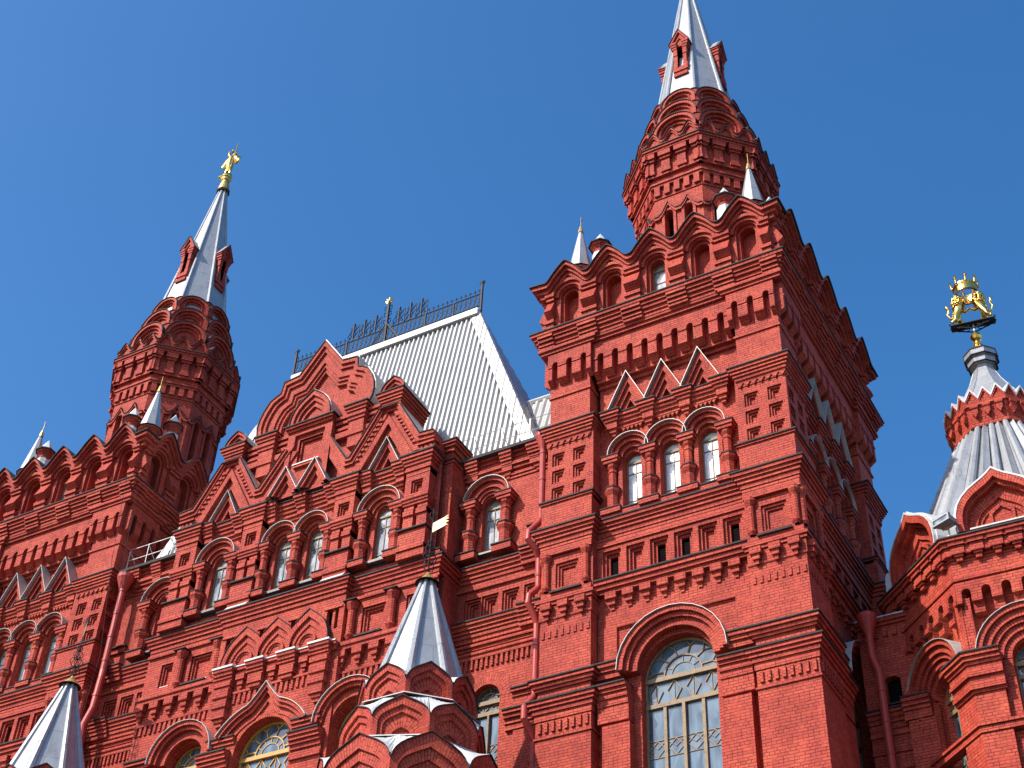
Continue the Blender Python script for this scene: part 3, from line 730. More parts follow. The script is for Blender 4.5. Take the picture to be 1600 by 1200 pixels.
    for k in range(8):
        an = pi/8+pi/4*k; rb, rt = ab/cos(pi/8), at/cos(pi/8)
        pts = [(cx+(rb+(rt-rb)*t)*cos(an), cy+(rb+(rt-rb)*t)*sin(an), zb+(zt-zb)*t) for t in [i/12 for i in range(13)]]
        s.tube(pts, [0.115-0.055*i/12 for i in range(13)], 8, ZINC)
    sp = s.build('spire', T)
    g = MB(); g.lathe(cx, cy, [(0.32, 72.6), (0.40, 72.66), (0.36, 72.9), (0.24, 73.55), (0.30, 73.62), (0.34, 73.78), (0.22, 73.9), (0.0, 73.92)], 16, GOLDD)
    g.lathe(cx, cy, [(0.43, 72.55), (0.43, 72.68), (0.3, 72.7)], 8, DARK, pi/8)
    g.build('spire_collar', T, smooth=False)
    for fr0 in facets(cx, cy, 0.0)[::2]:
        m = MB(); fr = fr0.shift(0, 1.56); hw = 0.37
        m.box(fr, -hw, hw, 63.2, 63.42, -0.9, 0.10); m.box(fr, -hw+.06, hw-.06, 63.42, 63.6, -0.9, 0.02); m.box(fr, -hw-.02, hw+.02, 63.6, 63.85, -0.9, 0.08)
        m.holes(fr, rect(-hw+.05, hw-.05, 63.85, 66.2), [rect(-0.15, 0.15, 64.05, 65.7)], -0.02, 0.25, floor=DARKG)
        for sg in (-1, 1):
            for z0, z1, q in ((63.85, 64.15, .1), (64.2, 64.9, .05), (64.95, 65.45, .08), (65.45, 65.62, .13), (65.62, 65.8, .18), (65.8, 65.98, .23)):
                x0, x1 = sorted((sg*(hw-.22), sg*(hw-.08+q))); m.box(fr, x0, x1, z0, z1, -0.9, q*.6)
        for sg in (-1, 1): m.face([fr.p(sg*(hw-.05), 63.85, -.02), fr.p(sg*(hw-.05), 63.85, -1.2), fr.p(sg*(hw-.05), 66.2, -1.2), fr.p(sg*(hw-.05), 66.2, -.02)], BRICK)
        O = [(-0.53, 65.98), (0, 66.95), (0.53, 65.98)]
        m.strip(fr, O, [(-0.36, 65.98), (0, 66.72), (0.36, 65.98)], -0.2, 0.14, ends=True); m.strip(fr, [(-0.36, 65.98), (0, 66.72), (0.36, 65.98)], [(-0.2, 65.98), (0, 66.32), (0.2, 65.98)], -0.2, 0.04)
        m.prism(fr, [(-0.51, 65.98), (0.51, 65.98), (0, 66.90)], -0.1, -0.03)
        P = fr.p
        m.face([P(-0.57, 65.9, .18), P(0, 66.99, .18), P(0, 66.99, -1.3), P(-0.57, 65.9, -1.3)], ZINC); m.face([P(0.57, 65.9, .18), P(0, 66.99, .18), P(0, 66.99, -1.3), P(0.57, 65.9, -1.3)], ZINC)
        m.strip(fr, [(-0.57, 65.9), (0, 66.99), (0.57, 65.9)], [(-0.54, 65.9), (0, 66.94), (0.54, 65.9)], 0.0, 0.18, mat=DARK)
        m.build('dormer', T)
    # --- turrets: corner cones and little capped posts
    def cone(x, y):
        t = MB()
        t.lathe(x, y, [(0.46, 46.3), (0.46, 47.55), (0.40, 47.6)], 8, WHITE, pi/8)
        t.lathe(x, y, [(0.36, 47.6), (0.36, 47.8), (0.45, 47.95), (0.56, 48.05), (0.60, 48.15)], 12, BRICK)
        t.lathe(x, y, [(0.66, 48.15), (0.62, 48.21), (0.5, 48.25)], 12, DARK)
        t.lathe(x, y, [(0.55, 48.25), (0.09, 50.75)], 8, ZINC, pi/8)
        t.lathe(x, y, [(0.13, 50.70), (0.11, 50.85), (0.04, 51.15), (0.015, 51.2), (0.012, 51.75), (0, 51.78)], 8, GOLDD)
        t.tube([(x-0.1, y, 51.5), (x+0.1, y, 51.5)], 0.012, 5, IRON)
        t.build('corner_turret', T)
    def post(x, y, z=47.3):
        t = MB()
        t.lathe(x, y, [(0.36, 46.2), (0.36, z+0.75), (0.30, z+0.8)], 8, WHITE, pi/8)
        t.lathe(x, y, [(0.27, z+.8), (0.27, z+1.0), (0.36, z+1.12), (0.44, z+1.2), (0.47, z+1.28)], 8, BRICK, pi/8)
        t.lathe(x, y, [(0.47, z+1.28), (0.54, z+1.28), (0.54, z+1.34), (0.36, z+1.40)], 8, DARK, pi/8)
        t.lathe(x, y, [(0.38, z+1.38), (0.34, z+1.50), (0, z+2.15)], 8, WHITE, pi/8)
        t.build('capped_post', T)
    for sx in (-1, 1):
        for sy in (0, 1):
            yy = lambda v: v if sy == 0 else 2*HD-v
            cone(sx*4.0, yy(1.0)); post(sx*2.9, yy(0.75), 47.75); post(sx*4.4, yy(2.1), 47.75)
    return T
TR = build_tower('corner_tower', 'corner tower at the right with its spire running out of the top of the photo')
TR.location = (16, 0, 0)
TL = copy_tree(TR, museum, (-32.0, 0, 0))
TL['label'] = 'corner tower at the left whose spire carries the gilded figure'

# ------------------------------------------------------------------ recessed walls between towers and central block
CX = -16.0
def link_wall(sg, label):
    """sg=+1: right of the central block, -1: left.  Frame s measured from the block centre."""
    fr = F(CX, 0.95, 0); m = MB()
    a0, a1 = sorted((sg*6.6, sg*11.02)); wx = sg*8.20
    lowh = arched(sg*8.40, 0.58, 22.5, 28.30, 14); winh = arched(wx, 0.40, 34.55, 36.90)
    ns = [rect(c-0.36, c+0.36, 31.70, 32.72) for c in (sg*7.60, sg*8.36, sg*9.24, sg*10.17)]
    m.holes(fr, rect(a0, a1, 0, 39.1), [lowh, winh] + ns, 0, [0.45, 0.45, .06, .06, .06, .06])
    for h in ns: niche_steps(m, fr, h[0][0], h[1][0], 31.70, 32.72, 0, 3, 0.085, 0.075)
    # voussoir band of the low window, flush with the wall
    m.strip(fr, arc(sg*8.40, 28.30, 1.02, 0, 180, 16), arc(sg*8.40, 28.30, 0.58, 0, 180, 16), 0.0, 0.012, radial=True)
    # window trio style dressing
    arch_mold(m, fr, wx, 36.98, [1.02, 0.88, 0.66, 0.52, 0.41], [0.40, 0.26, 0.16, 0.08], 0, metal=HOOD, mproj=0.10)
    for q in (-0.80, 0.80): colonnette(m, fr, wx+q, 34.55, 37.0, 0.22, 0.17, 0.36)
    for q in (-0.80, 0.80): m.box(fr, wx+q-0.42, wx+q+0.42, 34.28, 34.56, 0, 0.50); m.box(fr, wx+q-0.45, wx+q+0.45, 34.56, 34.61, 0, 0.55, DARK)
    m.box(fr, wx-0.44, wx+0.44, 34.44, 34.52, -0.3, 0.30, SILL)
    # pedestal corbel stub beside the tower
    m.box(fr, *sorted((sg*9.95, sg*11.02)), 35.0, 35.24, 0, 0.12); m.box(fr, *sorted((sg*9.9, sg*11.02)), 35.24, 35.30, 0, 0.22, DARK)
    # C-level cornice with a break beside the tower
    pth = [fr.p(a0, 0), fr.p(a1, 0)] if sg < 0 else [fr.p(a0, 0), fr.p(a1, 0)]
    m.cornice(pth, 34.02, [(0.14, 0.27), (0.14, 0.20), (0.16, 0.12), (0.16, 0.06)], din=-0.2)
    b0, b1 = sorted((sg*9.75, sg*11.02))
    m.cornice([fr.p(b0, 0, 0.14), fr.p(b1, 0, 0.14)], 34.16, [(0.14, 0.30), (0.14, 0.22), (0.16, 0.14), (0.2, 0.07)], din=-0.15)
    m.cornice(pth, 33.12, [(0.10, 0.10)], din=-0.1, cap=False)
    m.cornice(pth, 31.52, [(0.14, 0.34), (0.14, 0.26), (0.14, 0.19), (0.16, 0.13), (0.18, 0.07)], din=-0.2)
    m.cornice([fr.p(b0, 0, 0.12), fr.p(b1, 0, 0.12)], 31.60, [(0.14, 0.34), (0.14, 0.26), (0.14, 0.19), (0.16, 0.13), (0.18, 0.07)], din=-0.1)
    m.cornice(pth, 30.62, [(0.10, 0.14), (0.12, 0.06)], din=-0.1, cap=False); m.cornice(pth, 30.30, [(0.10, 0.10), (0.1, 0.04)], din=-0.1, cap=False)
    m.box(fr, a0, a1, 29.98, 30.08, 0, 0.10); dentils(m, fr, a0, a1, 29.60, 29.98, 0, 0.08, 21, 0.45)
    # low cornices returning from the tower
    c0, c1 = sorted((sg*9.55, sg*11.02)); m.cornice([fr.p(c0, 0), fr.p(c1, 0)], 28.30, [(0.14, 0.26), (0.14, 0.16), (0.5, 0.10)], din=-0.1)
    c0, c1 = sorted((sg*9.30, sg*11.02)); m.cornice([fr.p(c0, 0), fr.p(c1, 0)], 27.45, [(0.14, 0.36), (0.14, 0.28), (0.18, 0.18), (0.22, 0.12)], din=-0.1)
    c0, c1 = sorted((sg*9.62, sg*11.02)); m.box(fr, c0, c1, 0, 26.9, 0, 0.08)
    # eaves: stepped brackets
    e0, e1 = sorted((sg*6.9, sg*11.02))
    for z, h, d in ((39.02, .16, .16), (38.84, .13, .12), (38.60, .14, .24), (38.42, .12, .15), (38.16, .12, .10), (38.0, .10, .05)): m.box(fr, e0, e1, z-h, z, 0, d)
    for c, w_ in ((sg*7.35, .30), (sg*8.93, .28), (sg*10.35, .48)):
        z = 39.10
        for h, ww, d in ((.15, 1, .46), (.14, .95, .40), (.14, .9, .34), (.14, .85, .27), (.3, .8, .22), (.16, .5, .14), (.14, .28, .08)): m.box(fr, c-w_*ww, c+w_*ww, z-h, z, 0, d); z -= h
    m.box(fr, e0, e1, 39.10, 39.24, -0.3, 0.52, DARK); m.box(fr, e0, e1, 39.02, 39.10, -0.3, 0.30)
    # solid behind
    m.box(F(CX, 0.95, 0), a0, a1, 0, 39.05, -6.0, -1.0)
    o = m.build('side_wall', museum, label=label)
    sash(o, fr, wx, 0.405, 34.5, 36.92, -0.30, PALEGLASS, WOOD, grid=((0.0,), (0.22, 0.78)))
    fan_window(o, fr, sg*8.40, 0.58, 28.30, 22.5, -0.36, GLASS, WOOD, mull=(0.0,), spokes=3)
    return o
link_wall(1, None); link_wall(-1, None)

# ------------------------------------------------------------------ central gabled block
def central_block():
    m = MB(); C0 = F(CX, 0.0, 0); SW, CW = -0.50, -0.80      # wall planes (y) of the side bays and the centre
    fs = F(CX, SW, 0); fc = F(CX, CW, 0)
    # ---- lower walls with big arched windows, up to 31
    m.holes(fc, rect(-2.95, 2.95, 0, 31.2), [arched(0, 1.32, 21.0, 27.35, 22), arched(0, 1.3, 7.0, 13.0, 16)], 0, 0.7)
    for sg in (-1, 1):
        a, b = sorted((sg*2.95, sg*6.9))
        m.holes(fs, rect(a, b, 0, 31.2), [arched(sg*3.85, 0.88, 21.0, 27.75, 18), arched(sg*4.6, 0.9, 7, 12.6, 14)], 0, 0.6)
        m.box(C0, *sorted((sg*6.2, sg*6.925)), 0, 38.9, -6, 0.1)
        # hood of the side window running into the flats
        arch_mold(m, fs, sg*3.85, 27.80, [1.50, 1.34, 1.20, 0.90], [0.52, 0.40, 0.22], 0, metal=HOOD)
        m.cornice([fs.p(*t) for t in ([(sg*6.6, 0), (sg*5.25, 0)] if sg < 0 else [(sg*5.25, 0), (sg*6.6, 0)])], 28.12, [(0.15, 0.46), (0.14, 0.36), (0.16, 0.22)], din=-0.1)
        fm = F(CX, CW, 0); a, b = sorted((sg*1.30, sg*2.60))
        m.cornice([fm.p(a, 0), fm.p(b, 0)], 28.14, [(0.15, 0.20), (0.14, 0.12), (0.16, 0.05)], din=-0.3)
        a, b = sorted((sg*1.42, sg*2.78)); m.box(fm, a, b, 14, 26.6, -0.3, 0.06)
        m.cornice([fm.p(a, 0), fm.p(b, 0)], 27.50, [(0.14, 0.42), (0.14, 0.35), (0.14, 0.27), (0.16, 0.19), (0.22, 0.12), (0.16, 0.16), (0.1, 0.08)], din=-0.3)
        # corbels, tooth band
        for k in range(6): corbel(m, fs, sg*(2.97+0.745*k) + 0, 30.80, 0, 0.44, 0.68, 0.26)
        a, b = sorted((sg*2.75, sg*6.9))
        m.box(fs, a, b, 30.80, 30.95, 0, 0.24); m.box(fs, a, b, 30.95, 31.12, 0, 0.30)
        m.box(fs, a, b, 29.86, 29.94, 0, 0.09); dentils(m, fs, a, b, 29.50, 29.86, 0, 0.07, 17, 0.45)
    m.box(fc, -1.8, 1.8, 30.02, 30.12, 0, 0.09); dentils(m, fc, -1.85, 1.85, 29.62, 30.02, 0, 0.07, 15, 0.45)
    # central trefoil hood
    R = 2.43; zc = 26.84; top = arc(0, zc, R, 33, 72, 12)
    rgt = top + [(0.62, 29.26), (0.30, 29.62), (0.0, 30.02)]
    O = rgt + [(-x, z) for x, z in reversed(rgt[:-1])]
    for i, (f0, f1, d) in enumerate(((1.0, .93, .30), (.93, .86, .20), (.86, .74, .08))):
        m.strip(fc, scaled(O, 0, 27.3, f0), scaled(O, 0, 27.3, f1), 0, d, radial=True)
    m.strip(fc, scaled(O, 0, 27.3, 1.012), O, -0.02, 0.38, mat=HOOD)
    arch_mold(m, fc, 0, 27.35, [1.50, 1.32], [0.04], 0, legs=21.0)
    for sg in (-1, 1): m.box(C0, *sorted((sg*2.7, sg*2.952)), 0, 33.9, -1.0, -CW-.001, back=True)
    m.box(C0, -6.85, 6.85, 0, 39.0, -6, -0.6)
    # ---- C band 31.2 .. 33.9
    m.holes(fc, rect(-2.95, 2.95, 31.2, 33.9), [rect(c-0.30, c+0.30, 31.8, 32.72) for c in (-2.45, -0.75, 0.75, 2.45)], 0, 0.20, floor=DARKG)
    for c in (-2.45, -0.75, 0.75, 2.45): m.box(fc, c-0.06, c+0.06, 31.8, 32.7, -0.2, -0.05); m.box(fc, c-0.42, c+0.42, 32.72, 32.80, 0, 0.05)
    for c in (-1.5, 0, 1.5):
        lo = c-(9 if c < -1 else .75); hi = c+(9 if c > 1 else .75)
        O = keel(c, 31.15, 1.04, 1.70, KEEL0); cl = lambda L: [(min(hi, max(lo, x)), z) for x, z in L]
        for f0, f1, d, db in ((1.0, .80, .26, .16), (.80, .62, .16, .10)):
            m.strip(fc, cl(scaled(O, c, 31.15, f0)), cl(scaled(O, c, 31.15, f1)), 0, d, d0b=db, radial=True, ends=False)
        T2 = [(x, z) for x, z in O if lo-.02 <= x <= hi+.02]
        m.strip(fc, [(x, z+.035) for x, z in T2], T2, 0, .30, mat=DARK)
        m.prism(fc, scaled(O, c, 31.15, 0.63), -0.1, 0.10)
        arch_mold(m, fc, c, 31.42, [0.42, 0.34, 0.26], [0.20, 0.14], 0.05)
    def stack(c, w_, zt, levels, d0=0.42):
        z = zt; m.box(fc, c-w_/2-0.03, c+w_/2+0.03, z-0.03, z+0.05, 0, d0+0.03, WHITE)
        for h, ww, d in levels: m.box(fc, c-w_*ww/2, c+w_*ww/2, z-h, z-0.001, 0, d*d0/0.42); z -= h
    lv = [(0.16, 1, .40), (0.14, .94, .34), (0.12, .88, .28), (0.12, .84, .22), (0.34, .78, .24), (0.16, .62, .18)]
    for c in (-0.74, 0.74): stack(c, 0.84, 31.12, lv)
    for c in (-2.25, 2.25): stack(c, 0.94, 31.12, lv[:4] + [(0.22, .86, .30), (0.12, .76, .24), (0.36, .80, .30), (0.12, .70, .24), (0.30, .74, .28), (0.16, .62, .22), (0.26, .66, .24), (0.14, .46, .16), (0.16, .3, .1)])
    m.box(fc, -2.9, 2.9, 30.98, 31.12, 0, 0.20); m.box(fc, -2.9, 2.9, 31.12, 31.17, 0, 0.24, WHITE); m.box(fc, -2.9, 2.9, 30.8, 30.98, 0, 0.12)
    for k in (-1.48, 0, 1.48): corbel(m, fc, k, 30.797, 0, 0.40, 0.6, 0.22)
    for sg in (-1, 1):
        a, b = sorted((sg*2.95, sg*6.95)); pc = sg*4.12
        nh = rect(sg*5.88-0.30, sg*5.88+0.30, 31.55, 32.62); ph = rect(pc-0.52, pc+0.52, 31.42, 32.62)
        m.holes(fs, rect(a, b, 31.2, 33.9), [nh, ph], 0, 0.05)
        niche_steps(m, fs, nh[0][0], nh[1][0], 31.55, 32.62, 0, 2, 0.08, 0.08); niche_steps(m, fs, ph[0][0], ph[1][0], 31.42, 32.62, 0, 2, 0.09, 0.08)
        for q in (-0.92, 0.92):
            c = fs.p(pc+q, 0, 0.12)
            m.box(fs, pc+q-0.30, pc+q+0.30, 32.86, 32.90, 0, 0.42, DARK)
            m.lathe(c[0], c[1], [(0.27, 32.86), (0.26, 32.74), (0.15, 32.5), (0.15, 31.5), (0.20, 31.4), (0.10, 31.22)], 10, BRICK)
        m.box(fs, pc-0.60, pc+0.60, 31.20, 31.27, 0, 0.30, DARK); m.box(fs, a, b, 33.0, 33.12, 0, 0.10)
    # ---- C cornice following the plan
    def plan(side, ctr, xo=6.9, xc=2.92, back=1.4):
        return [(CX-xo, back), (CX-xo, side), (CX-xc, side), (CX-xc, ctr), (CX+xc, ctr), (CX+xc, side), (CX+xo, side), (CX+xo, back)]
    m.cornice(plan(-0.485, -0.82), 33.92, [(0.14, 0.26), (0.14, 0.19), (0.16, 0.12), (0.18, 0.05)], din=-0.4)
    m.sweep(plan(-0.42, -0.78), [(0, 33.9), (0, 34.2)])
    m.box(C0, -6.88, 6.88, 33.95, 34.35, -0.8, 0.50, BRICK); m.box(C0, -6.9, 6.9, 34.35, 34.39, -0.8, 0.54, DARK)
    m.box(C0, -2.9, 2.9, 34.39, 34.47, -0.8, 0.62, DARK)
    for sg in (-1, 1):
        a, b = sorted((sg*1.80, sg*2.86)); m.face([C0.p(a, 33.96, 1.12), C0.p(b, 33.96, 1.12), C0.p(b, 34.24, .90), C0.p(a, 34.24, .90)], WHITE)
    # ---- window storey 34.3 .. 39
    wd = F(CX, -0.40, 0)
    wins = [(c, 0.36) for c in (-4.08, -0.80, 0.80, 4.08)]
    m.holes(wd, rect(-6.6, 6.6, 34.3, 39.0), [arched(c, r, 34.6, 36.85) for c, r in wins], 0, 0.35)
    for c, r in wins:
        ro = 1.0 if abs(c) > 2 else 0.84
        arch_mold(m, wd, c, 36.93, [ro, ro-.14, .64, .48, .36], [.46, .30, .18, .08], 0, metal=HOOD, mproj=0.08)
        m.strip(wd, [(c-.36, 34.6), (c-.36, 36.9)], [(c-.6, 34.6), (c-.6, 36.9)], 0, 0.10); m.strip(wd, [(c+.6, 34.6), (c+.6, 36.9)], [(c+.36, 34.6), (c+.36, 36.9)], 0, 0.10)
        m.box(wd, c-.42, c+.42, 34.47, 34.58, -.3, 0.34, SILL)
    for c in (-4.90, -3.24, -1.58, 0, 1.58, 3.24, 4.90):
        colonnette(m, wd, c, 34.6, 36.95, 0.26, 0.16, 0.33); m.box(wd, c-.38, c+.38, 34.4, 34.66, 0, 0.52); m.box(wd, c-.41, c+.41, 34.66, 34.70, 0, 0.56, DARK)
    # pilasters: pedestal, split shaft, square niche
    for lo, hi in ((-6.38, -5.26), (-2.82, -1.84+.0), (1.84, 2.82), (5.26, 6.38)):
        pf = F(CX, -0.90, 0); c = (lo+hi)/2; w_ = hi-lo
        m.box(pf, lo-.06, hi+.06, 34.0, 35.15, -0.6, 0.05); m.box(pf, lo-.04, hi+.04, 35.15, 35.32, -0.6, 0.0); m.box(pf, lo-.10, hi+.10, 35.32, 35.38, -0.6, 0.12, DARK); m.box(pf, lo-.06, hi+.06, 34.35, 34.5, -.6, .12)
        m.box(pf, lo+.02, c-.09, 35.38, 36.55, -0.6, -0.06); m.box(pf, c+.09, hi-.02, 35.38, 36.55, -0.6, -0.06); m.box(pf, c-.09, c+.09, 35.38, 36.55, -0.6, -0.3)
        for q in (-1, 1): x0, x1 = sorted((c+q*.06, c+q*(w_/2-.02))); m.box(pf, x0, x1, 36.05, 36.3, -0.5, 0.01)
        for z, h, d in ((36.92, .13, .10), (36.79, .12, .05), (36.67, .12, 0)): m.box(pf, lo-.02-d*.4, hi+.02+d*.4, z-h, z, -0.6, d)
        m.holes(pf, rect(lo+.004, hi-.004, 36.92, 38.0), [rect(c-.27, c+.27, 37.1, 37.75)], 0, 0.06); niche_steps(m, pf, c-.27, c+.27, 37.1, 37.75, 0, 2, .07, .08, sill=False)
        m.box(pf, lo, lo+.002, 36.92, 38.3, -.6, 0); m.box(pf, hi-.002, hi, 36.92, 38.3, -.6, 0)
        z = 38.93
        for h, d in ((.15, .22), (.14, .15), (.14, .09), (.16, .03), (.12, .06), (.25, .0)): m.box(pf, lo-d*.9, hi+d*.9, z-h, z, -0.6, d); z -= h
        m.box(pf, lo-.26, hi+.26, 38.93, 39.0, -0.6, 0.27, DARK); m.box(pf, lo-.1, hi+.1, 39.0, 39.08, -0.6, 0.1, DARK)
    # bracket cornices between the pilasters
    for lo, hi in ((-5.26, -2.82), (-1.84, 1.84), (2.82, 5.26)):
        for z, h, d in ((38.86, .15, .40), (38.70, .14, .32), (38.54, .14, .24), (38.38, .16, .16), (38.2, .12, .08)): m.box(wd, lo, hi, z-h, z, 0, d)
        m.box(wd, lo, hi, 38.86, 38.92, 0, 0.46, DARK)
        cs = [lo+.42, hi-.42] if hi-lo < 3 else [lo+.32, 0, hi-.32]
        for c in cs:
            z = 38.92
            for h, ww, d in ((.15, .30, .62), (.13, .28, .55), (.13, .25, .48), (.16, .22, .42), (.26, .19, .34), (.14, .13, .24), (.12, .07, .14)): m.box(wd, c-ww, c+ww, z-h, z, 0, d); z -= h
            m.box(wd, c-.33, c+.33, 38.92, 38.97, 0, .66, DARK)
    # side return of the block towards the recessed wall
    for sg in (-1, 1):
        x = 6.355; m.box(C0, *sorted((sg*5.5, sg*x)), 34.2, 39.0, -6, 0.62)
        P = [(CX+sg*6.7, 0.12), (CX+sg*6.7, 3.0)] if sg > 0 else [(CX-6.7, 3.0), (CX-6.7, 0.12)]
        m.box(C0, *sorted((sg*6.0, sg*6.72)), 34.2, 39.0, -6, -0.12)
        P2 = [(CX+5.9, -0.12+.24), (CX+6.72, .12), (CX+6.72, 3.2)] if sg > 0 else [(CX-6.72, 3.2), (CX-6.72, .12), (CX-5.9, .12)]
        m.cornice(P2, 38.93, [(.15, .26), (.14, .18), (.14, .11), (.16, .05)], din=-.3)
        m.cornice(P2, 35.38, [(.10, .10), (.12, .03), (.85, .06)], din=-.3)
        m.cornice(P2, 39.95, [(.12, .30), (.12, .22), (.2, .12), (.5, .04)], din=-.5)
    # ---- gables
    gf = F(CX, -0.98, 0); BK = -0.62
    for sg in (-1, 1):
        X = lambda x: sg*x
        # side gable silhouette
        O = [(6.50, 39.92), (5.80, 39.98), (4.62, 42.05), (3.64, 42.05), (2.42, 39.92), (2.22, 39.92), (1.16, 41.6)]
        O = [(X(x), z) for x, z in O]
        def offs(k):   # inner parallel outlines of the gable band (distance k)
            dx = k*1.15
            return [(X(6.50), 39.92-k), (X(5.80-dx*.45), 39.98-k), (X(4.62-dx*.55), 42.05-k*.1), (X(3.64+dx*.55), 42.05-k*.1), (X(2.42+dx*.35), 39.92-k), (X(2.22-dx*.35), 39.92-k), (X(1.16-0.0-dx*.75), 41.6-k*.2)]
        body = [(X(6.44), 39.0), (X(6.44), 39.75), (X(5.80), 39.85), (X(4.62), 42.0), (X(3.64), 42.0), (X(2.42), 39.85), (X(2.2), 39.85), (X(2.2), 39.0)]
        m.holes(gf, body, [[(X(4.10)-1.22, 39.003), (X(4.10), 41.22), (X(4.10)+1.22, 39.003)]], -0.18, 0.3)
        m.prism(gf, body, BK-.3, BK)
        m.strip(gf, [(x, z+.04) for x, z in O], O, BK, 0.14, mat=DARK)
        m.strip(gf, O, offs(.14), BK, 0.10); m.strip(gf, offs(.14), offs(.30), BK, 0.02); m.strip(gf, offs(.30), offs(.66), BK, -0.08, ends=True)
        # pale sheet on the inner slopes
        P = gf.p
        for (x0, z0), (x1, z1) in (((3.60, 42.05), (2.38, 39.95)), ((2.26, 39.95), (1.2, 41.55)), ((4.66, 42.05), (5.84, 40.0))):
            m.face([P(X(x0), z0+.03, .12), P(X(x1), z1+.03, .12), P(X(x1), z1+.03, -1.4), P(X(x0), z0+.03, -1.4)], HOOD)
        # stepped triangles inside
        c = X(4.10)
        def tri(w_, zt, zb=39.0): return [(c-w_, zb), (c, zt), (c+w_, zb)]
        m.strip(gf, tri(1.50, 41.68), tri(1.22, 41.22), -0.3, -0.02, ends=False)
        m.strip(gf, tri(1.22, 41.22), tri(0.96, 40.70), BK, -0.20, d0b=-0.34, ends=False)
        m.prism(gf, tri(1.24, 41.26), BK, -0.56)
        m.strip(gf, tri(0.74, 40.50), tri(0.52, 40.10), BK, -0.18, d0b=-.32, ends=False); m.strip(gf, tri(0.52, 40.10), tri(0.28, 39.6), BK, -0.32, ends=False)
        m.strip(gf, tri(0.76, 40.53), tri(0.74, 40.50), BK, -0.02, mat=HOOD)
        # saw teeth along the rakes and base
        for t in range(9):
            f = (t+.5)/9
            for q in (1, -1):
                x = 5.72+(4.62-5.72)*f if q > 0 else 2.50+(3.60-2.50)*f; z = 39.62+(41.62-39.62)*f
                xx = X(x)-sg*q*.16
                m.prism(gf, [(xx-.10, z-.02), (xx+.11, z-.02), (xx+.005, z+.16)], -.1, -0.01)
        for x in (6.32, 6.10, 5.88, 2.45, 2.25): m.prism(gf, [(X(x)-.1, 39.24), (X(x), 39.10), (X(x)+.1, 39.24), (X(x), 39.40)], -.3, -0.04)
        m.box(gf, *sorted((X(6.5), X(5.7))), 39.42, 39.52, -.4, .03)
        # little capped aedicule on top
        a = MB; pc = X(4.14)
        z = 42.85
        for h, d in ((.15, .17), (.14, .10), (.14, .04), (.12, -.02), (.40, -.05)): m.box(gf, pc-.50-d, pc+.50+d, z-h, z, -1.9, d); z -= h
        m.box(gf, pc-.72, pc+.72, 42.85, 42.91, -1.95, .22, DARK)
        keel_mold(m, gf, pc, 42.91, .60, .88, [1.0, .82, .62], [0.0, -.10], -.2, metal=DARK, mthick=.03)
        K = keel(pc, 42.91, .60, .88, KEEL0); m.prism(gf, scaled(K, pc, 42.91, .64), -.3, -.18)
        m.strip(gf, scaled(K, pc, 42.91, 1.06), scaled(K, pc, 42.91, 1.0), -1.8, -.02, mat=HOOD)
        # shoulder block of the great gable
        z = 42.86
        for h, d in ((.14, .16), (.14, .09), (.14, .03), (.14, .08), (.16, .02), (.5, -.04), (.3, .0), (.6, -.06)): m.box(gf, *sorted((X(1.95-d), X(2.80+d))), z-h, z, -.8, d-.04); z -= h
        m.box(gf, *sorted((X(1.76), X(3.0))), 42.86, 42.92, -.8, .18, DARK)
        # moulded wall strips between shoulder and panel
        for z, h, d in ((42.62, .14, -.12), (42.4, .14, -.2), (42.16, .16, -.28), (41.8, .3, -.2)): m.box(gf, *sorted((X(1.2), X(3.5))), z-h, z, -.8, d)
    m.prism(gf, [(-3.4, 39.0), (3.4, 39.0), (3.4, 42.7), (-3.4, 42.7)], -1.2, -0.47)
    # great trefoil gable
    lobe = [(2.86, 42.86), (3.02, 43.2), (3.08, 43.6), (3.02, 44.05), (2.86, 44.5), (2.60, 44.95), (2.34, 45.12), (2.06, 45.25), (2.0, 45.86), (1.18, 45.96), (0.0, 47.62)]
    G = lobe + [(-x, z) for x, z in reversed(lobe[:-1])]
    gg = F(CX, -0.86, 0)
    m.prism(gg, G, -1.5, -0.45)
    def gsc(f): return [(x*(f if abs(x) > 2.01 else f*.985), 42.86+(z-42.86)*(f-.0)) for x, z in G]
    fl = [1.0, .94, .88, .80, .74, .68]; dl = [0.06, -.04, -.14, -.22, -.30]
    m.strip(gg, gsc(1.0), gsc(.94), -.5, dl[0]); m.strip(gg, gsc(.94), gsc(.88), -.5, dl[1]); m.strip(gg, gsc(.88), gsc(.76), -.5, dl[2]); m.strip(gg, gsc(.76), gsc(.71), -.5, dl[3]); m.strip(gg, gsc(.71), gsc(.66), -.5, dl[4])
    m.strip(gg, gsc(1.015), gsc(1.0), -1.55, .10, mat=DARK)
    m.strip(gg, gsc(1.03), gsc(1.015), -1.6, .02, mat=HOOD)
    # panel house in the middle
    m.box(gf, -1.10, 1.10, 40.2, 42.62, -.5, -0.02)if False else None
    m.holes(gf, [(-1.16, 39.0), (1.16, 39.0), (1.16, 42.55), (-1.16, 42.55)], [[(-.92, 39.2), (.92, 39.2), (.92, 41.5), (.78, 41.75), (.78, 42.3), (-.78, 42.3), (-.78, 41.75), (-.92, 41.5)]], -0.02, 0.14)
    m.face([gf.p(-.95, 39.0, -.16), gf.p(.95, 39.0, -.16), gf.p(.95, 42.35, -.16), gf.p(-.95, 42.35, -.16)], BRICK) if False else None
    m.holes(gf, [(-.95, 39.0), (.95, 39.0), (.95, 42.35), (-.95, 42.35)], [rect(-.62, .62, 40.65, 42.12)], -.16, .05)
    niche_steps(m, gf, -.62, .62, 40.65, 42.12, -.16, 1, .10, .10, sill=False)
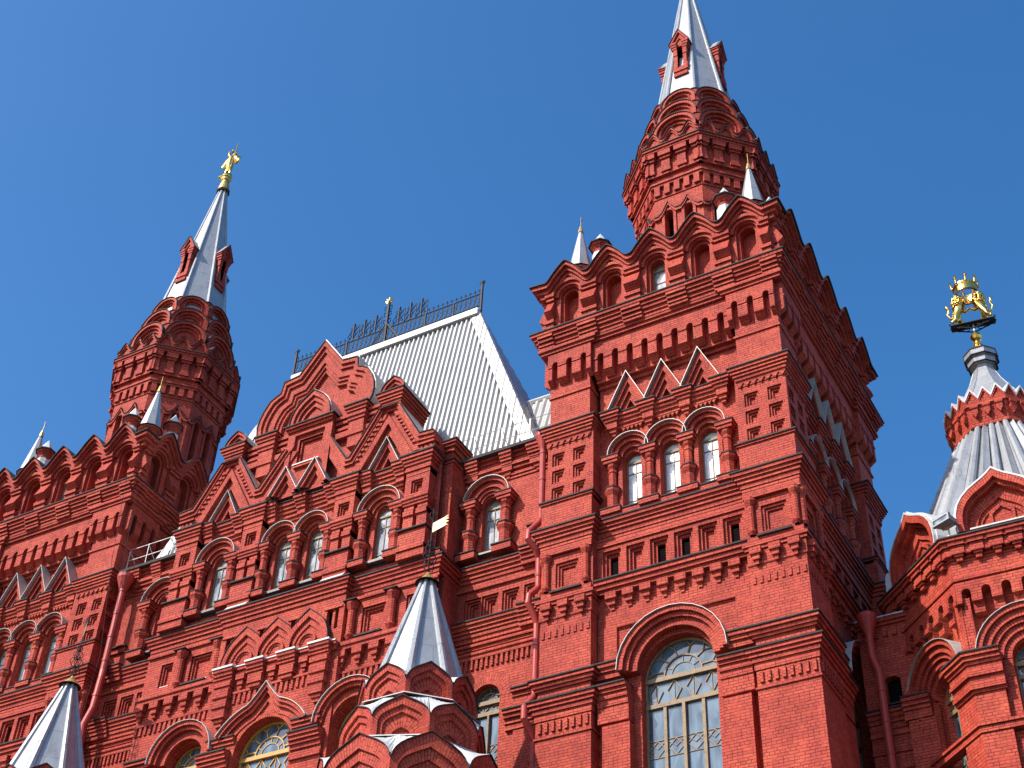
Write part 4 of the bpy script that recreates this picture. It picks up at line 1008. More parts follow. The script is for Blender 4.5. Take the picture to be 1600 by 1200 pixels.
    m.box(gf, -.66, .66, 40.50, 40.62, -.2, -.02); m.box(gf, -.68, .68, 40.62, 40.67, -.2, .02, HOOD)
    for sg in (-1, 1): m.box(gf, *sorted((sg*1.16, sg*1.155)), 41.4, 42.6, -.6, -.02)
    z = 42.74
    for h, d in ((.10, .18), (.12, .08)): m.box(gf, -1.14-d*.6, 1.14+d*.6, z-h, z, -.7, d); z -= h
    m.box(gf, -1.34, 1.34, 42.74, 42.80, -.9, .24, DARK)
    keel_mold(m, gf, 0, 42.80, 1.06, 1.72, [1.0, .84, .70, .54], [.16, .06, -.04], -.2, metal=DARK, mthick=.03)
    K = keel(0, 42.8, 1.06, 1.72, KEEL0); m.prism(gf, scaled(K, 0, 42.8, .56), -.5, -.14); m.strip(gf, scaled(K, 0, 42.8, 1.05), scaled(K, 0, 42.8, 1.0), -.6, .14, mat=HOOD)
    for c in (-.74, .74):
        def tri(w_, zt, zb=39.06): return [(c-w_, zb), (c, zt), (c+w_, zb)]
        m.strip(gf, tri(.745, 40.44), tri(.72, 40.40), -.3, .32, mat=HOOD); m.strip(gf, tri(.72, 40.40), tri(.52, 40.04), -.3, .22, ends=False, d0b=.08)
        m.strip(gf, tri(.52, 40.04), tri(.34, 39.7), -.3, .08, ends=False, d0b=-.05); m.prism(gf, tri(.54, 40.06), -.3, -.04)
    o = m.build('central_gabled_block', museum)
    for c, r in wins: sash(o, wd, c, .365, 34.55, 36.87, -.12, PALEGLASS, WOOD, grid=((0.0,), (.22, .78)))
    fan_window(o, fc, 0, 1.32, 27.35, 21.0, -.5, GLASS, OCHRE, spokes=6)
    for sg in (-1, 1): fan_window(o, fs, sg*3.85, .88, 27.75, 21.0, -.45, GLASS, OCHRE, mull=(-.33, .33), spokes=4)
    fan_window(o, fc, 0, 1.3, 13.0, 7.0, -.5, GLASS, OCHRE)
    return o
central_block()

# ------------------------------------------------------------------ great roof
def roof_all():
    m = MB(); RX = 5.40; zr = 50.85; yr = 3.40; ze = 39.62; ye = 1.30; X1 = 9.97
    def corr(p00, p10, p11, p01, pitch=0.265, amp=0.10):
        """corrugated quad: p00-p10 eave, p01-p11 ridge; waves run eave->ridge"""
        a, b, c, d = [Vector(p) for p in (p00, p10, p11, p01)]
        nrm = (b-a).cross(d-a).normalized()
        if nrm.z < 0: nrm = -nrm
        L = (b-a).length; n = max(2, int(L/pitch)); pr = [0, .25, .5, .75]; hs = [0, 0, 1, 1]
        E = []
        e = (b-a).normalized()
        # vertical ribs parallel to the slope line, clipped by the hip edges
        up = (d-a) - e*(d-a).dot(e); H = up.length; up.normalize()
        ld = (d-a).dot(e); rd = L - (c-a).dot(e)
        def top(x):
            t = H
            if ld > 1e-6 and x < ld: t = H*x/ld
            if rd > 1e-6 and x > L-rd: t = min(t, H*(L-x)/rd)
            return t
        xs = []
        for i in range(n):
            for q, h in zip(pr, hs): xs.append((L*(i+q)/n, h))
        xs.append((L, 0))
        for (x0, h0), (x1, h1) in zip(xs[:-1], xs[1:]):
            A = a+e*x0+nrm*h0*amp; B = a+e*x1+nrm*h1*amp
            Cc = a+e*x1+up*top(x1)+nrm*h1*amp; D = a+e*x0+up*top(x0)+nrm*h0*amp
            m.face([A, B, Cc, D], RIB)
    r = lambda x, y, z: (CX+x, y, z)
    corr(r(-X1, ye, ze), r(X1, ye, ze), r(RX, yr, zr), r(-RX, yr, zr))
    corr(r(X1, 6.0, ze), r(-X1, 6.0, ze), r(-RX, yr+.0, zr), r(RX, yr, zr))
    for sg in (-1, 1):
        q = [r(sg*X1, ye, ze), r(sg*X1, 6.0, ze), r(sg*RX, yr, zr)]
        m.face(q, ZINC)
        # broad white hip flashing
        a = Vector(r(sg*RX, yr, zr)); b = Vector(r(sg*X1, ye, ze)); w_ = 0.62
        nn = Vector((0, -(zr-ze), -(ye-yr))).normalized(); nn = Vector((0, -(zr-ze), (yr-ye))).normalized()
        inn = Vector((-sg, 0, 0))
        q = [a+nn*.10, b+nn*.10, b+inn*w_*.95+nn*.10, a+inn*w_*.9+nn*.10]
        m.face(q, WHITE)
        q2 = [a+nn*.10, b+nn*.10, b+nn*-.1+Vector((sg*.04, .0, 0)), a-nn*.1+Vector((sg*.04, 0, 0))]; m.face(q2, WHITE)
        # lower roof over the recessed wall beside the tower
        m.face([r(sg*7.2, 2.2, 39.3), r(sg*11.0, 2.2, 39.3), r(sg*11.0, 3.6, 44.0), r(sg*7.2, 3.6, 44.0)], ZINC) if False else None
        e0, e1 = (r(7.0, 2.0, 39.3), r(11.05, 2.0, 39.3)) if sg > 0 else (r(-11.05, 2.0, 39.3), r(-7.0, 2.0, 39.3))
        t0, t1 = ((e0[0], 3.45, 44.0), (e1[0], 3.45, 44.0))
        corr(e0, e1, t1, t0, 0.36, 0.07)
        m.tube([(e0[0], 3.45, 44.05), (e1[0], 3.45, 44.05)], .13, 6, WHITE)
    m.face([r(-11.0, .5, 39.22), r(11.0, .5, 39.22), r(11.0, ye+.1, ze+.03), r(-11.0, ye+.1, ze+.03)], ZINC)
    F0 = F(CX, yr, 0)
    m.box(F0, -RX+.1, RX+.05, zr-.36, zr-.02, -.35, .30, WHITE); m.box(F0, -RX-.05, RX+.05, zr-.02, zr+.03, -.2, .18, WHITE)
    # gutter deck behind the gables
    m.box(F(CX, 0, 0), -10.9, 10.9, 39.0, 39.12, -1.8, -.95, ZINC)
    return m.build('great_roof', museum)
roof = roof_all()

def cresting():
    m = MB(); y = 3.4; X = lambda x: CX+x
    t = lambda a, b, r=.022, mt=None: m.tube([(X(a[0]), y, a[1]), (X(b[0]), y, b[1])], r*1.35, 5, mt or IRON)
    zb = 51.22
    def top(x): return 52.14 if abs(x) > 2.15 else 52.14
    t((-5.45, zb), (5.45, zb), .028); t((-5.45, 52.0), (5.45, 52.0), .026)
    for sg in (-1, 1):
        t((sg*5.45, 50.8), (sg*5.45, 52.65), .05)
        rosette(m, X(sg*5.45), y, 52.72, .16, IRON)
        t((sg*2.3, 50.8), (sg*2.3, 52.0), .04); t((sg*3.9, 50.8), (sg*3.9, 52.0), .035); t((sg*1.0, 50.8), (sg*.0, 52.4), .04)
    t((0, 50.7), (0, 53.8), .06); rosette(m, X(0), y, 53.92, .21, GOLDD)
    n = 42
    for i in range(n):
        x = -5.45+10.9*(i+.5)/n
        t((x, zb-.0), (x, 52.22), .016)
        t((x-.13, zb), (x+.13, 52.0), .015); m.tube([(X(x), y, 51.45), (X(x+.09), y, 51.6), (X(x), y, 51.78), (X(x-.08), y, 51.66)], .014, 4, IRON)
        m.tube([(X(x-.07), y, 52.2), (X(x+.07), y, 52.2)], .02, 4, IRON); m.tube([(X(x), y, 52.2), (X(x), y, 52.32)], .03, 4, IRON)
    for k in (-2.0, -1.35, -.68, .68, 1.35, 2.0):
        t((k, 52.0), (k, 53.2), .035)
        for q in (-1, 1):
            for z in (52.35, 52.7): m.tube([(X(k), y, z), (X(k+q*.16), y, z+.12), (X(k+q*.12), y, z+.28), (X(k+q*.02), y, z+.2)], .018, 4, IRON)
            m.tube([(X(k), y, 53.1), (X(k+q*.1), y, 53.16)], .02, 4, IRON)
        t((k-.34, 52.0), (k+.34, 53.0), .018); t((k-.34, 52.35), (k+.1, 53.1), .014); t((k-.1, 52.0), (k+.36, 52.7), .014); t((k+.34, 52.0), (k+.34, 52.95), .02)
    for q in (-1, 1):
        for z in (52.3, 52.8, 53.2): m.tube([(X(0), y, z), (X(q*.22), y, z+.15), (X(q*.2), y, z+.36), (X(q*.03), y, z+.3)], .022, 4, IRON)
        m.tube([(X(0), y, 52.3), (X(q*.9), y, 50.85)], .03, 5, IRON)
    return m.build('ridge_cresting', museum)
def rosette(m, x, y, z, r, mat):
    for k in range(8):
        a = 2*pi*k/8; m.tube([(x+r*.3*cos(a), y, z+r*.3*sin(a)), (x+r*cos(a), y, z+r*sin(a))], [r*.1, r*.2], 5, mat)
    m.lathe(x, y, [(0, z-r*.4), (r*.35, z-r*.2), (r*.4, z), (r*.35, z+r*.2), (0, z+r*.4)], 8, mat)
cresting()
# snow guard rails at the eaves
for sg in (-1, 1):
    m = MB(); y0 = 0.78
    xs = [sg*6.2, sg*7.3, sg*8.6, sg*9.9, sg*11.0]
    for z in (39.95, 40.55): m.tube([(CX+xs[0], y0, z), (CX+xs[-1], y0, z)], .016, 5, GALV)
    for x in xs: m.tube([(CX+x, y0, 39.2), (CX+x, y0, 40.58)], .02, 5, GALV); m.tube([(CX+x, y0+.5, 40.0), (CX+x, y0, 40.5)], .018, 5, GALV)
    m.build('eaves_rail', museum)

# ------------------------------------------------------------------ downpipes
def downpipe(pts, r, hopper, name='downpipe'):
    m = MB(); m.tube(pts, r, 12, PAINT, cap=False)
    x, y, z = hopper; m.lathe(x, y, [(r*.95, z-.55), (r*1.1, z-.45), (r*2.3, z+.05), (r*2.5, z+.12), (r*2.5, z+.30), (r*2.1, z+.30), (r*1.2, z)], 14, PAINT)
    for p in pts[::2]: pass
    for a, b in zip(pts[:-1], pts[1:]):
        L = Vector(b)-Vector(a); k = int(L.length/1.15)
        for i in range(k):
            c = Vector(a)+L*(i+.6)/max(1, k); u = L.normalized()*.05
            m.tube([c-u, c+u], r*1.13, 12, PAINT)
    return m.build(name, museum, smooth=False)
downpipe([(-5.18, .28, 38.9), (-5.18, .28, 35.0), (-5.22, .15, 34.7), (-5.42, -.2, 34.15), (-5.40, -.28, 33.75), (-5.2, .0, 33.4), (-5.18, .2, 33.1), (-5.18, .22, 31.9), (-5.22, .1, 31.7), (-5.37, -.1, 31.4), (-5.38, -.14, 31.05), (-5.22, .08, 30.6), (-5.18, .2, 30.3), (-5.18, .2, 27.5), (-5.21, .1, 27.3), (-5.34, -.2, 26.85), (-5.32, -.24, 26.4), (-5.2, .05, 26.0), (-5.18, .2, 25.7), (-5.18, .2, .3)], .125, (-5.18, .28, 38.75))
downpipe([(-26.4, .35, 38.6), (-26.4, .35, 33.9), (-26.35, .3, 33.5), (-26.3, .2, 32.0), (-26.5, .1, 31.2), (-26.45, .1, 30.6), (-26.45, .1, .3)], .155, (-26.4, .35, 38.4))

# ------------------------------------------------------------------ side tower with the folded tent roof (right edge)
def side_tower():
    ax, ay, rot = 10.63, 7.51, radians(2.26); m = MB(); ab = 4.62
    for k, fr in enumerate(facets(ax, ay, ab, rot)):
        hw = ab*tan(pi/8)
        m.holes(fr, rect(-hw, hw, 0, 29.5), [arched(0, 0.62, 20.5, 26.55, 16), arched(0, .6, 8, 13)], -0.42, [0.4, 0.4])
        arch_mold(m, fr, 0, 26.6, [1.62, 1.45, 1.22, 1.05, 0.85, 0.62], [0.10, -.02, -.12, -.22, -.32], -.42, metal=HOOD, n=18)
        for sg in (-1, 1):
            a, b = sorted((sg*0.98, sg*hw)); m.box(fr, a, b, 0, 26.4, -.5, 0)
            a, b = sorted((sg*0.62, sg*0.98)); m.box(fr, a, b, 14, 26.5, -.5, -.22)
            a, b = sorted((sg*1.55, sg*hw)); m.box(fr, a, b, 26.4, 28.9, -.5, -.10)
        n = 6
        for q in range(n):
            c = (q-2.5)*0.63
            m.box(fr, c-.22, c+.22, 30.42, 30.72, -.2, .26); m.box(fr, c-.26, c+.26, 30.72, 30.86, -.2, .34); m.box(fr, c-.10, c+.10, 30.20, 30.42, -.2, .14); m.box(fr, c-.15, c+.15, 30.34, 30.42, -.2, .2)
        # little arcade
        st = 2*hw/6; pts = [(-hw, 29.45), (-hw, 28.72)]
        for q in range(6):
            c = -hw+st*(q+.5); pts += [(c-.15, 28.72)] + [(x, z) for x, z in reversed(arc(c, 29.05, .15, 0, 180, 6))] + [(c+.15, 28.72)]
        pts += [(hw, 28.72), (hw, 29.45)]
        m.prism(fr, pts, -.42, .02)
        for q in range(7):
            c0 = -hw if q == 0 else -hw+st*(q-.5)+.15; c1 = hw if q == 6 else -hw+st*(q+.5)-.15
            if q < 6 or True: m.box(fr, c0, c1, 28.66, 28.82, -.42, .07); m.box(fr, c0, c1, 28.30, 28.66, -.42, -.10)
        # kokoshnik of this side
        kw = 1.42; zb = 31.30
        fk = fr.shift(0, .02)
        keel_mold(m, fk, 0, zb, kw, 2.25, [1.0, .86, .58, .50], [.12, -.28, -.36], -.44, metal=WHITE, mthick=.05, mproj=.02, base=KEEL)
        K = keel(0, zb, kw, 2.25, KEEL); m.prism(fk, scaled(K, 0, zb, .60), -.8, -.42)
        m.strip(fk, scaled(K, 0, zb, .88), scaled(K, 0, zb, .80), -.4, -.06, radial=True)
        m.strip(fk, [(-.42, zb+.1), (-.42, zb+.78), (0, zb+1.12), (.42, zb+.78), (.42, zb+.1)], [(-.32, zb+.1), (-.32, zb+.72), (0, zb+.98), (.32, zb+.72), (.32, zb+.1)], -.42, -.34)
        m.strip(fk, scaled(K, 0, zb, 1.07), scaled(K, 0, zb, 1.0), -2.2, .02, mat=WHITE, B_side=False)
        m.box(fk, -1.05, 1.05, zb-.03, zb+.03, -.4, .16, HOOD)
    P = prism_path(ax, ay, ab, rot)
    m.sweep(P, [(-.3, 29.5), (.0, 29.5), (.06, 29.52), (.06, 29.66), (-.02, 29.7), (-.02, 30.8)], True)
    m.cornice(P, 31.0, [(.14, .40), (.14, .30), (.3, .20), (.1, 0.02)], True, din=-.6, capmat=DARK)
    m.sweep(P, [(-.3, 31.0), (-.05, 31.05), (-.05, 31.35), (-.5, 31.4)], True)
    # pier capitals wrapping the corners
    for k in range(8):
        c = Vector(P[k]); pv = Vector(P[k-1]); nx = Vector(P[(k+1) % 8]); a = c+(pv-c).normalized()*1.0; b = c+(nx-c).normalized()*1.0
        pp = [tuple(a), tuple(c), tuple(b)]
        m.cornice(pp, 26.72, [(.14, .36), (.14, .28), (.10, .20), (.28, .14), (.12, .20), (.30, .10), (.12, .15), (.10, .06)], din=-.4)
    m.cornice(P, 24.4, [(.1, .12), (.2, .05)], True, din=-.3, cap=False)
    # crown of the tent: brick ring with brackets and zigzag edge
    ca = 1.66
    cp = prism_path(ax, ay, ca, rot)
    m.sweep(cp, [(-.5, 37.86), (0, 37.86), (0, 38.0), (-.05, 38.02), (.06, 38.75), (.14, 38.75), (.14, 38.92), (.10, 38.94), (.10, 39.05)], True)
    for fr in facets(ax, ay, ca+.05, rot):
        hw = (ca+.06)*tan(pi/8)
        for q in range(3):
            c = (q-1)*.46
            m.prism(fr, [(c-.12, 38.74), (c-.12, 38.42), (c, 38.20), (c+.12, 38.42), (c+.12, 38.74)], -.1, .10)
            m.box(fr, c-.15, c+.15, 38.62, 38.74, -.1, .14)
        hw2 = (ca+.10)*tan(pi/8); z0 = 39.02; n = 3; st = 2*hw2/n
        zz = []
        for q in range(n): zz += [(-hw2+st*q, z0), (-hw2+st*(q+.5), z0+.46)]
        zz.append((hw2, z0)); f2 = fr.shift(0, .05)
        m.prism(f2, [(-hw2, z0-.1)]+zz+[(hw2, z0-.1)], -.16, -.02)
        m.strip(f2, zz, [(x, z-.12) for x, z in zz], -.1, .04)
        m.strip(f2, [(x, z+.10) for x, z in zz], zz, -.45, .07, mat=WHITE)
    o = m.build('side_tower', museum)
    for k, fr in enumerate(facets(ax, ay, ab, rot)):
        if k in (0, 1, 6, 7): fan_window(o, fr, 0, .63, 26.55, 20.5, -.78, GLASS, WOOD, mull=(0.0,), spokes=4)
    # folded tent
    t = MB(); z0, z1 = 32.3, 37.95; r0, r1 = 3.86, 1.52
    t.lathe(ax, ay, [(r0-.1, z0), (r1-.08, z1)], 8, ZINC, pi/8+rot, r8=True)
    def oct_r(an, a):
        q = ((an-rot+pi/2+pi/8) % (pi/4))-pi/8; return a/cos(q)
    N = 40
    for k in range(N):
        an = 2*pi*k/N+rot+pi/2
        def pt(f, dr=0, da=0):
            a = r0+(r1-r0)*f; r = oct_r(an, a)+dr; A = an+da/max(.5, r); return Vector((ax+r*cos(A), ay+r*sin(A), z0+(z1-z0)*f))
        if k % 2 == 0:
            t.tube([pt(f/6) for f in range(7)], [0.20-.09*f/6 for f in range(7)], 8, ZINC, cap=True)
        else:
            w0, w1 = .30, .115; h0, h1 = .24, .12
            A, B, C_ = pt(0, 0, -w0), pt(0, h0, 0), pt(0, 0, w0); D, E_, G_ = pt(1, 0, -w1), pt(1, h1, 0), pt(1, 0, w1)
            t.face([A, B, E_, D], ZINC); t.face([B, C_, G_, E_], ZINC); t.face([D, E_, G_], ZINC)
    t.build('tent_roof', o)
    c = MB()
    c.lathe(ax, ay, [(1.56, 39.05), (1.38, 39.45), (.92, 40.35), (.60, 41.05), (.42, 41.6), (.38, 41.75)], 8, ZINC, pi/8+rot, r8=True)
    for k in range(8):
        an = pi/8+rot+pi/4*k; c.tube([(ax+r/cos(pi/8)*cos(an), ay+r/cos(pi/8)*sin(an), z) for r, z in ((1.56, 39.05), (.92, 40.35), (.60, 41.05), (.40, 41.65))], .022, 5, ZINC)
    c.lathe(ax, ay, [(.38, 41.75), (.40, 41.9), (.52, 41.93), (.54, 42.17), (.46, 42.21), (.60, 42.27), (.63, 42.53), (.5, 42.57), (0, 42.59)], 8, ZINC, pi/8+rot, r8=True)
    for r_, z_ in ((.56, 41.92), (.645, 42.26), (.65, 42.54)): c.lathe(ax, ay, [(r_-.06, z_-.02), (r_, z_-.02), (r_, z_+.02), (r_-.06, z_+.02)], 8, DARK, pi/8+rot, r8=True)
    c.build('lantern_cap', o)
    return o, ax, ay, rot
side, AX, AY, AROT = side_tower()

def back_wall_right():
    fr = F(0, 5.0, 0); m = MB()
    m.holes(fr, rect(4.9, 12.0, 0, 30.2), [[(5.62, 26.95), (6.15, 26.95), (6.15, 27.85), (5.98, 27.96), (5.78, 27.96), (5.62, 27.88)]], 0, .30, floor=DARKG)
    m.box(fr, 5.55, 6.2, 26.88, 26.94, -.1, .1, DARK)
    m.cornice([fr.p(4.9, 0), fr.p(9, 0)], 30.2, [(.14, .16), (.12, .08)], din=-.5, capmat=ZINC)
    dentils(m, fr, 5.05, 8.0, 29.5, 29.85, 0, .07, 9, .5)
    m.cornice([fr.p(4.9, 0), fr.p(6.35, 0)], 26.68, [(.14, .24), (.14, .16), (.14, .10), (.2, .04)], din=-.1)
    m.cornice([fr.p(6.2, 0, .35), fr.p(7.1, 0, .35)], 26.75, [(.14, .26), (.14, .18), (.14, .10), (.3, .04)], din=-.4); m.box(fr, 6.3, 7.2, 0, 26.0, -.1, .35)
    for z in (25.9, 25.3, 24.7): m.box(fr, 4.9, 7.0, z-.12, z, 0, .06)
    m.box(fr, 4.9, 12.0, 0, 30.1, -5.0, -.45)
    m.build('side_wall', museum)
back_wall_right()
downpipe([(5.42, 4.55, 30.0), (5.42, 4.55, 28.6), (5.60, 4.5, 27.9), (5.60, 4.5, .3)], .14, (5.42, 4.55, 29.9))

m = MB()
m.tube([(-26.93, -.62, 43.9), (-26.85, -.3, 39.3), (-26.55, .1, 34.6), (-26.75, -.3, 24.0), (-26.7, -.2, 3.0)], .012, 5, IRON)
m.tube([(-26.6, -.2, 43.9), (-26.4, .0, 39.3), (-26.2, .3, 34.6), (-26.5, .1, 24.0), (-26.4, 0, 3.0)], .012, 5, IRON)
m.build('lightning_cable', museum)
# ------------------------------------------------------------------ porch towers with stacked kokoshniks and a small tent
TIER = [(1, 0), (.97, .14), (.90, .30), (.78, .46), (.62, .60), (.44, .72), (.26, .83), (.12, .92), (0, 1)]
def porch(cx, cy, label):
    m = MB()
    m.sweep(prism_path(cx, cy, 2.75), [(0, 0), (0, 21.3)], True); m.cornice(prism_path(cx, cy, 2.75), 21.2, [(.15, .34), (.15, .24), (.15, .14)], True, din=-.5)
    for (a, rt, zb, zv, zt) in ((2.9, 0, 21.2, 22.59, 23.62), (2.2, pi/8, 23.74, 24.48, 25.17), (1.84, 0, 25.36, 25.92, 26.63)):
        hw = a*tan(pi/8)
        for fr in facets(cx, cy, a, rt):
            top = [(x*hw, zv+(zt-zv)*y) for x, y in TIER]; top = top+[(-x, z) for x, z in reversed(top[:-1])]
            O = [(hw, zb)] + top + [(-hw, zb)]
            zc = zb; S = lambda f: [(x*f, zc+(z-zc)*f) for x, z in O]
            m.strip(fr, O, S(.80), -.2, 0, d0b=-.08, radial=True, ends=False); m.strip(fr, S(.80), S(.64), -.2, -.08, d0b=-.16, radial=True, ends=False)
            m.strip(fr, S(.64), S(.30), -.3, -.16, ends=False, radial=True); m.prism(fr, S(.32), -.5, -.26)
            T2 = [(x, z+.035) for x, z in top]; m.strip(fr, T2, top, -.1, .06, mat=DARK)
            # white sheet valleys: from the arch outline back to the next tier
            nxt = {2.9: (2.2, 23.78), 2.2: (1.84, 25.40), 1.84: (1.45, 26.5)}[a]
            for (p, q) in zip(T2[:-1], T2[1:]):
                bk = -(a-nxt[0])-.1
                m.face([fr.p(p[0], p[1], .03), fr.p(q[0], q[1], .03), fr.p(q[0]*.78, nxt[1], bk), fr.p(p[0]*.78, nxt[1], bk)], WHITE)
        m.lathe(cx, cy, [(a-.55, zv-.1), (a-.9, zt-.15)], 8, WHITE, pi/8+rt, r8=True)
    for (a, zz) in ((2.2, 23.80), (1.84, 25.42)):
        m.lathe(cx, cy, [(a+.10, zz-.06), (a+.05, zz), (a-.2, zz+.03)], 8, WHITE, pi/8+(pi/8 if a > 2 else 0), r8=True)
    o = m.build('porch_tower', museum, label=label)
    t = MB(); z0, z1, a0, a1 = 26.0, 30.82, 1.55, .20
    t.lathe(cx, cy, [(a0, z0), (a1, z1)], 8, ZINC, pi/8, r8=True)
    for k in range(8):
        an = pi/8+pi/4*k; pts = [(cx+(a0+(a1-a0)*f/8)/cos(pi/8)*cos(an), cy+(a0+(a1-a0)*f/8)/cos(pi/8)*sin(an), z0+(z1-z0)*f/8) for f in range(9)]
        t.tube(pts, [.145-.075*f/8 for f in range(9)], 8, ZINC)
        p = Vector(pts[3]); q = Vector(pts[4]); u = (q-p).normalized()*.02; t.tube([p-u, p+u], .125, 8, ZINC)
    t.lathe(cx, cy, [(.44, 30.80), (.40, 30.84), (.1, 30.9)], 16, DARK)
    t.build('tent_roof', o)
    return o
porch(CX+8.24, -3.1, None); porch(CX-8.24, -3.1, None)
def vane(x, y, ang, label):
    t = empty('weather_vane', (x, y, 30.86), label, 'weather vane', group='weather vanes on the small tent roofs')
    L = MB(); fr = F(0, 0, ang)
    L.lathe(0, 0, [(.36, 0), (.30, .06), (.10, .30), (.03, .42)], 16, GOLDD); L.build('cone', t)
    m = MB(); m.tube([(0, 0, .3), (0, 0, 3.15)], .028, 6, IRON)
    for k in range(6):
        a = pi/3*k; c, s = cos(a), sin(a)
        for z, r, h in ((.45, .22, .5), (.8, .27, .55), (1.15, .20, .5), (1.5, .12, .35)):
            m.tube([(0, 0, z), (r*.6*c, r*.6*s, z+.04), (r*c, r*s, z+h*.45), (r*.7*c, r*.7*s, z+h*.75), (r*.35*c, r*.35*s, z+h*.62)], .016, 4, IRON)
        m.tube([(.05*c, .05*s, 2.7), (.14*c, .14*s, 2.85), (.10*c, .10*s, 3.0)], .012, 4, IRON)
    for k in range(4):
        a = pi/2*k+.5; m.lathe(.27*cos(a), .27*sin(a), [(0, 1.15), (.03, 1.18), (0, 1.21)], 6, GOLD)
    m.build('scrollwork', t)
    p = MB(); poly = [(0.03, 2.12), (.03, 2.52), (.62, 2.52), (.82, 2.54), (.66, 2.45), (.84, 2.41), (.66, 2.34), (.84, 2.27), (.66, 2.22), (.80, 2.14), (.62, 2.12)]
    p.holes(fr, poly, [[(.25+.045*cos(a), 2.32+.045*sin(a)) for a in [pi/3*i for i in range(6)]]], .012, .024); p.ngon([fr.p(s, z, -.012) for s, z in poly], LEAF)
    p.mats = [LEAF if q == BRICK else q for q in p.mats]; p.build('pennant', t)
    return t
vane(CX+8.24, -3.1, radians(-14), 'weather vane with bright gold pennant on the tent roof in front of the central gables')
vane(CX-8.24, -3.1, radians(-39), 'dark weather vane on the small tent roof at the lower left corner')

# ------------------------------------------------------------------ figures
def skin(name, verts, edges, mat, parent=None, sub=2, root=0):
    me = bpy.data.meshes.new(name); me.from_pydata([v[:3] for v in verts], edges, [])
    o = bpy.data.objects.new(name, me); COL.objects.link(o)
    md = o.modifiers.new('s', 'SKIN'); sv = me.skin_vertices[0].data
    for i, v in enumerate(verts): sv[i].radius = (v[3], v[3]); sv[i].use_root = (i == root)
    md.use_smooth_shade = True
    s = o.modifiers.new('d', 'SUBSURF'); s.levels = sub; s.render_levels = sub
    dg = bpy.context.evaluated_depsgraph_get(); ev = o.evaluated_get(dg)
    m2 = bpy.data.meshes.new_from_object(ev); bpy.data.objects.remove(o); m2.materials.clear(); m2.materials.append(mat); m2.name = name
    m2.polygons.foreach_set('use_smooth', [True]*len(m2.polygons))
    r = bpy.data.objects.new(name, m2); COL.objects.link(r); r.parent = parent
    return r
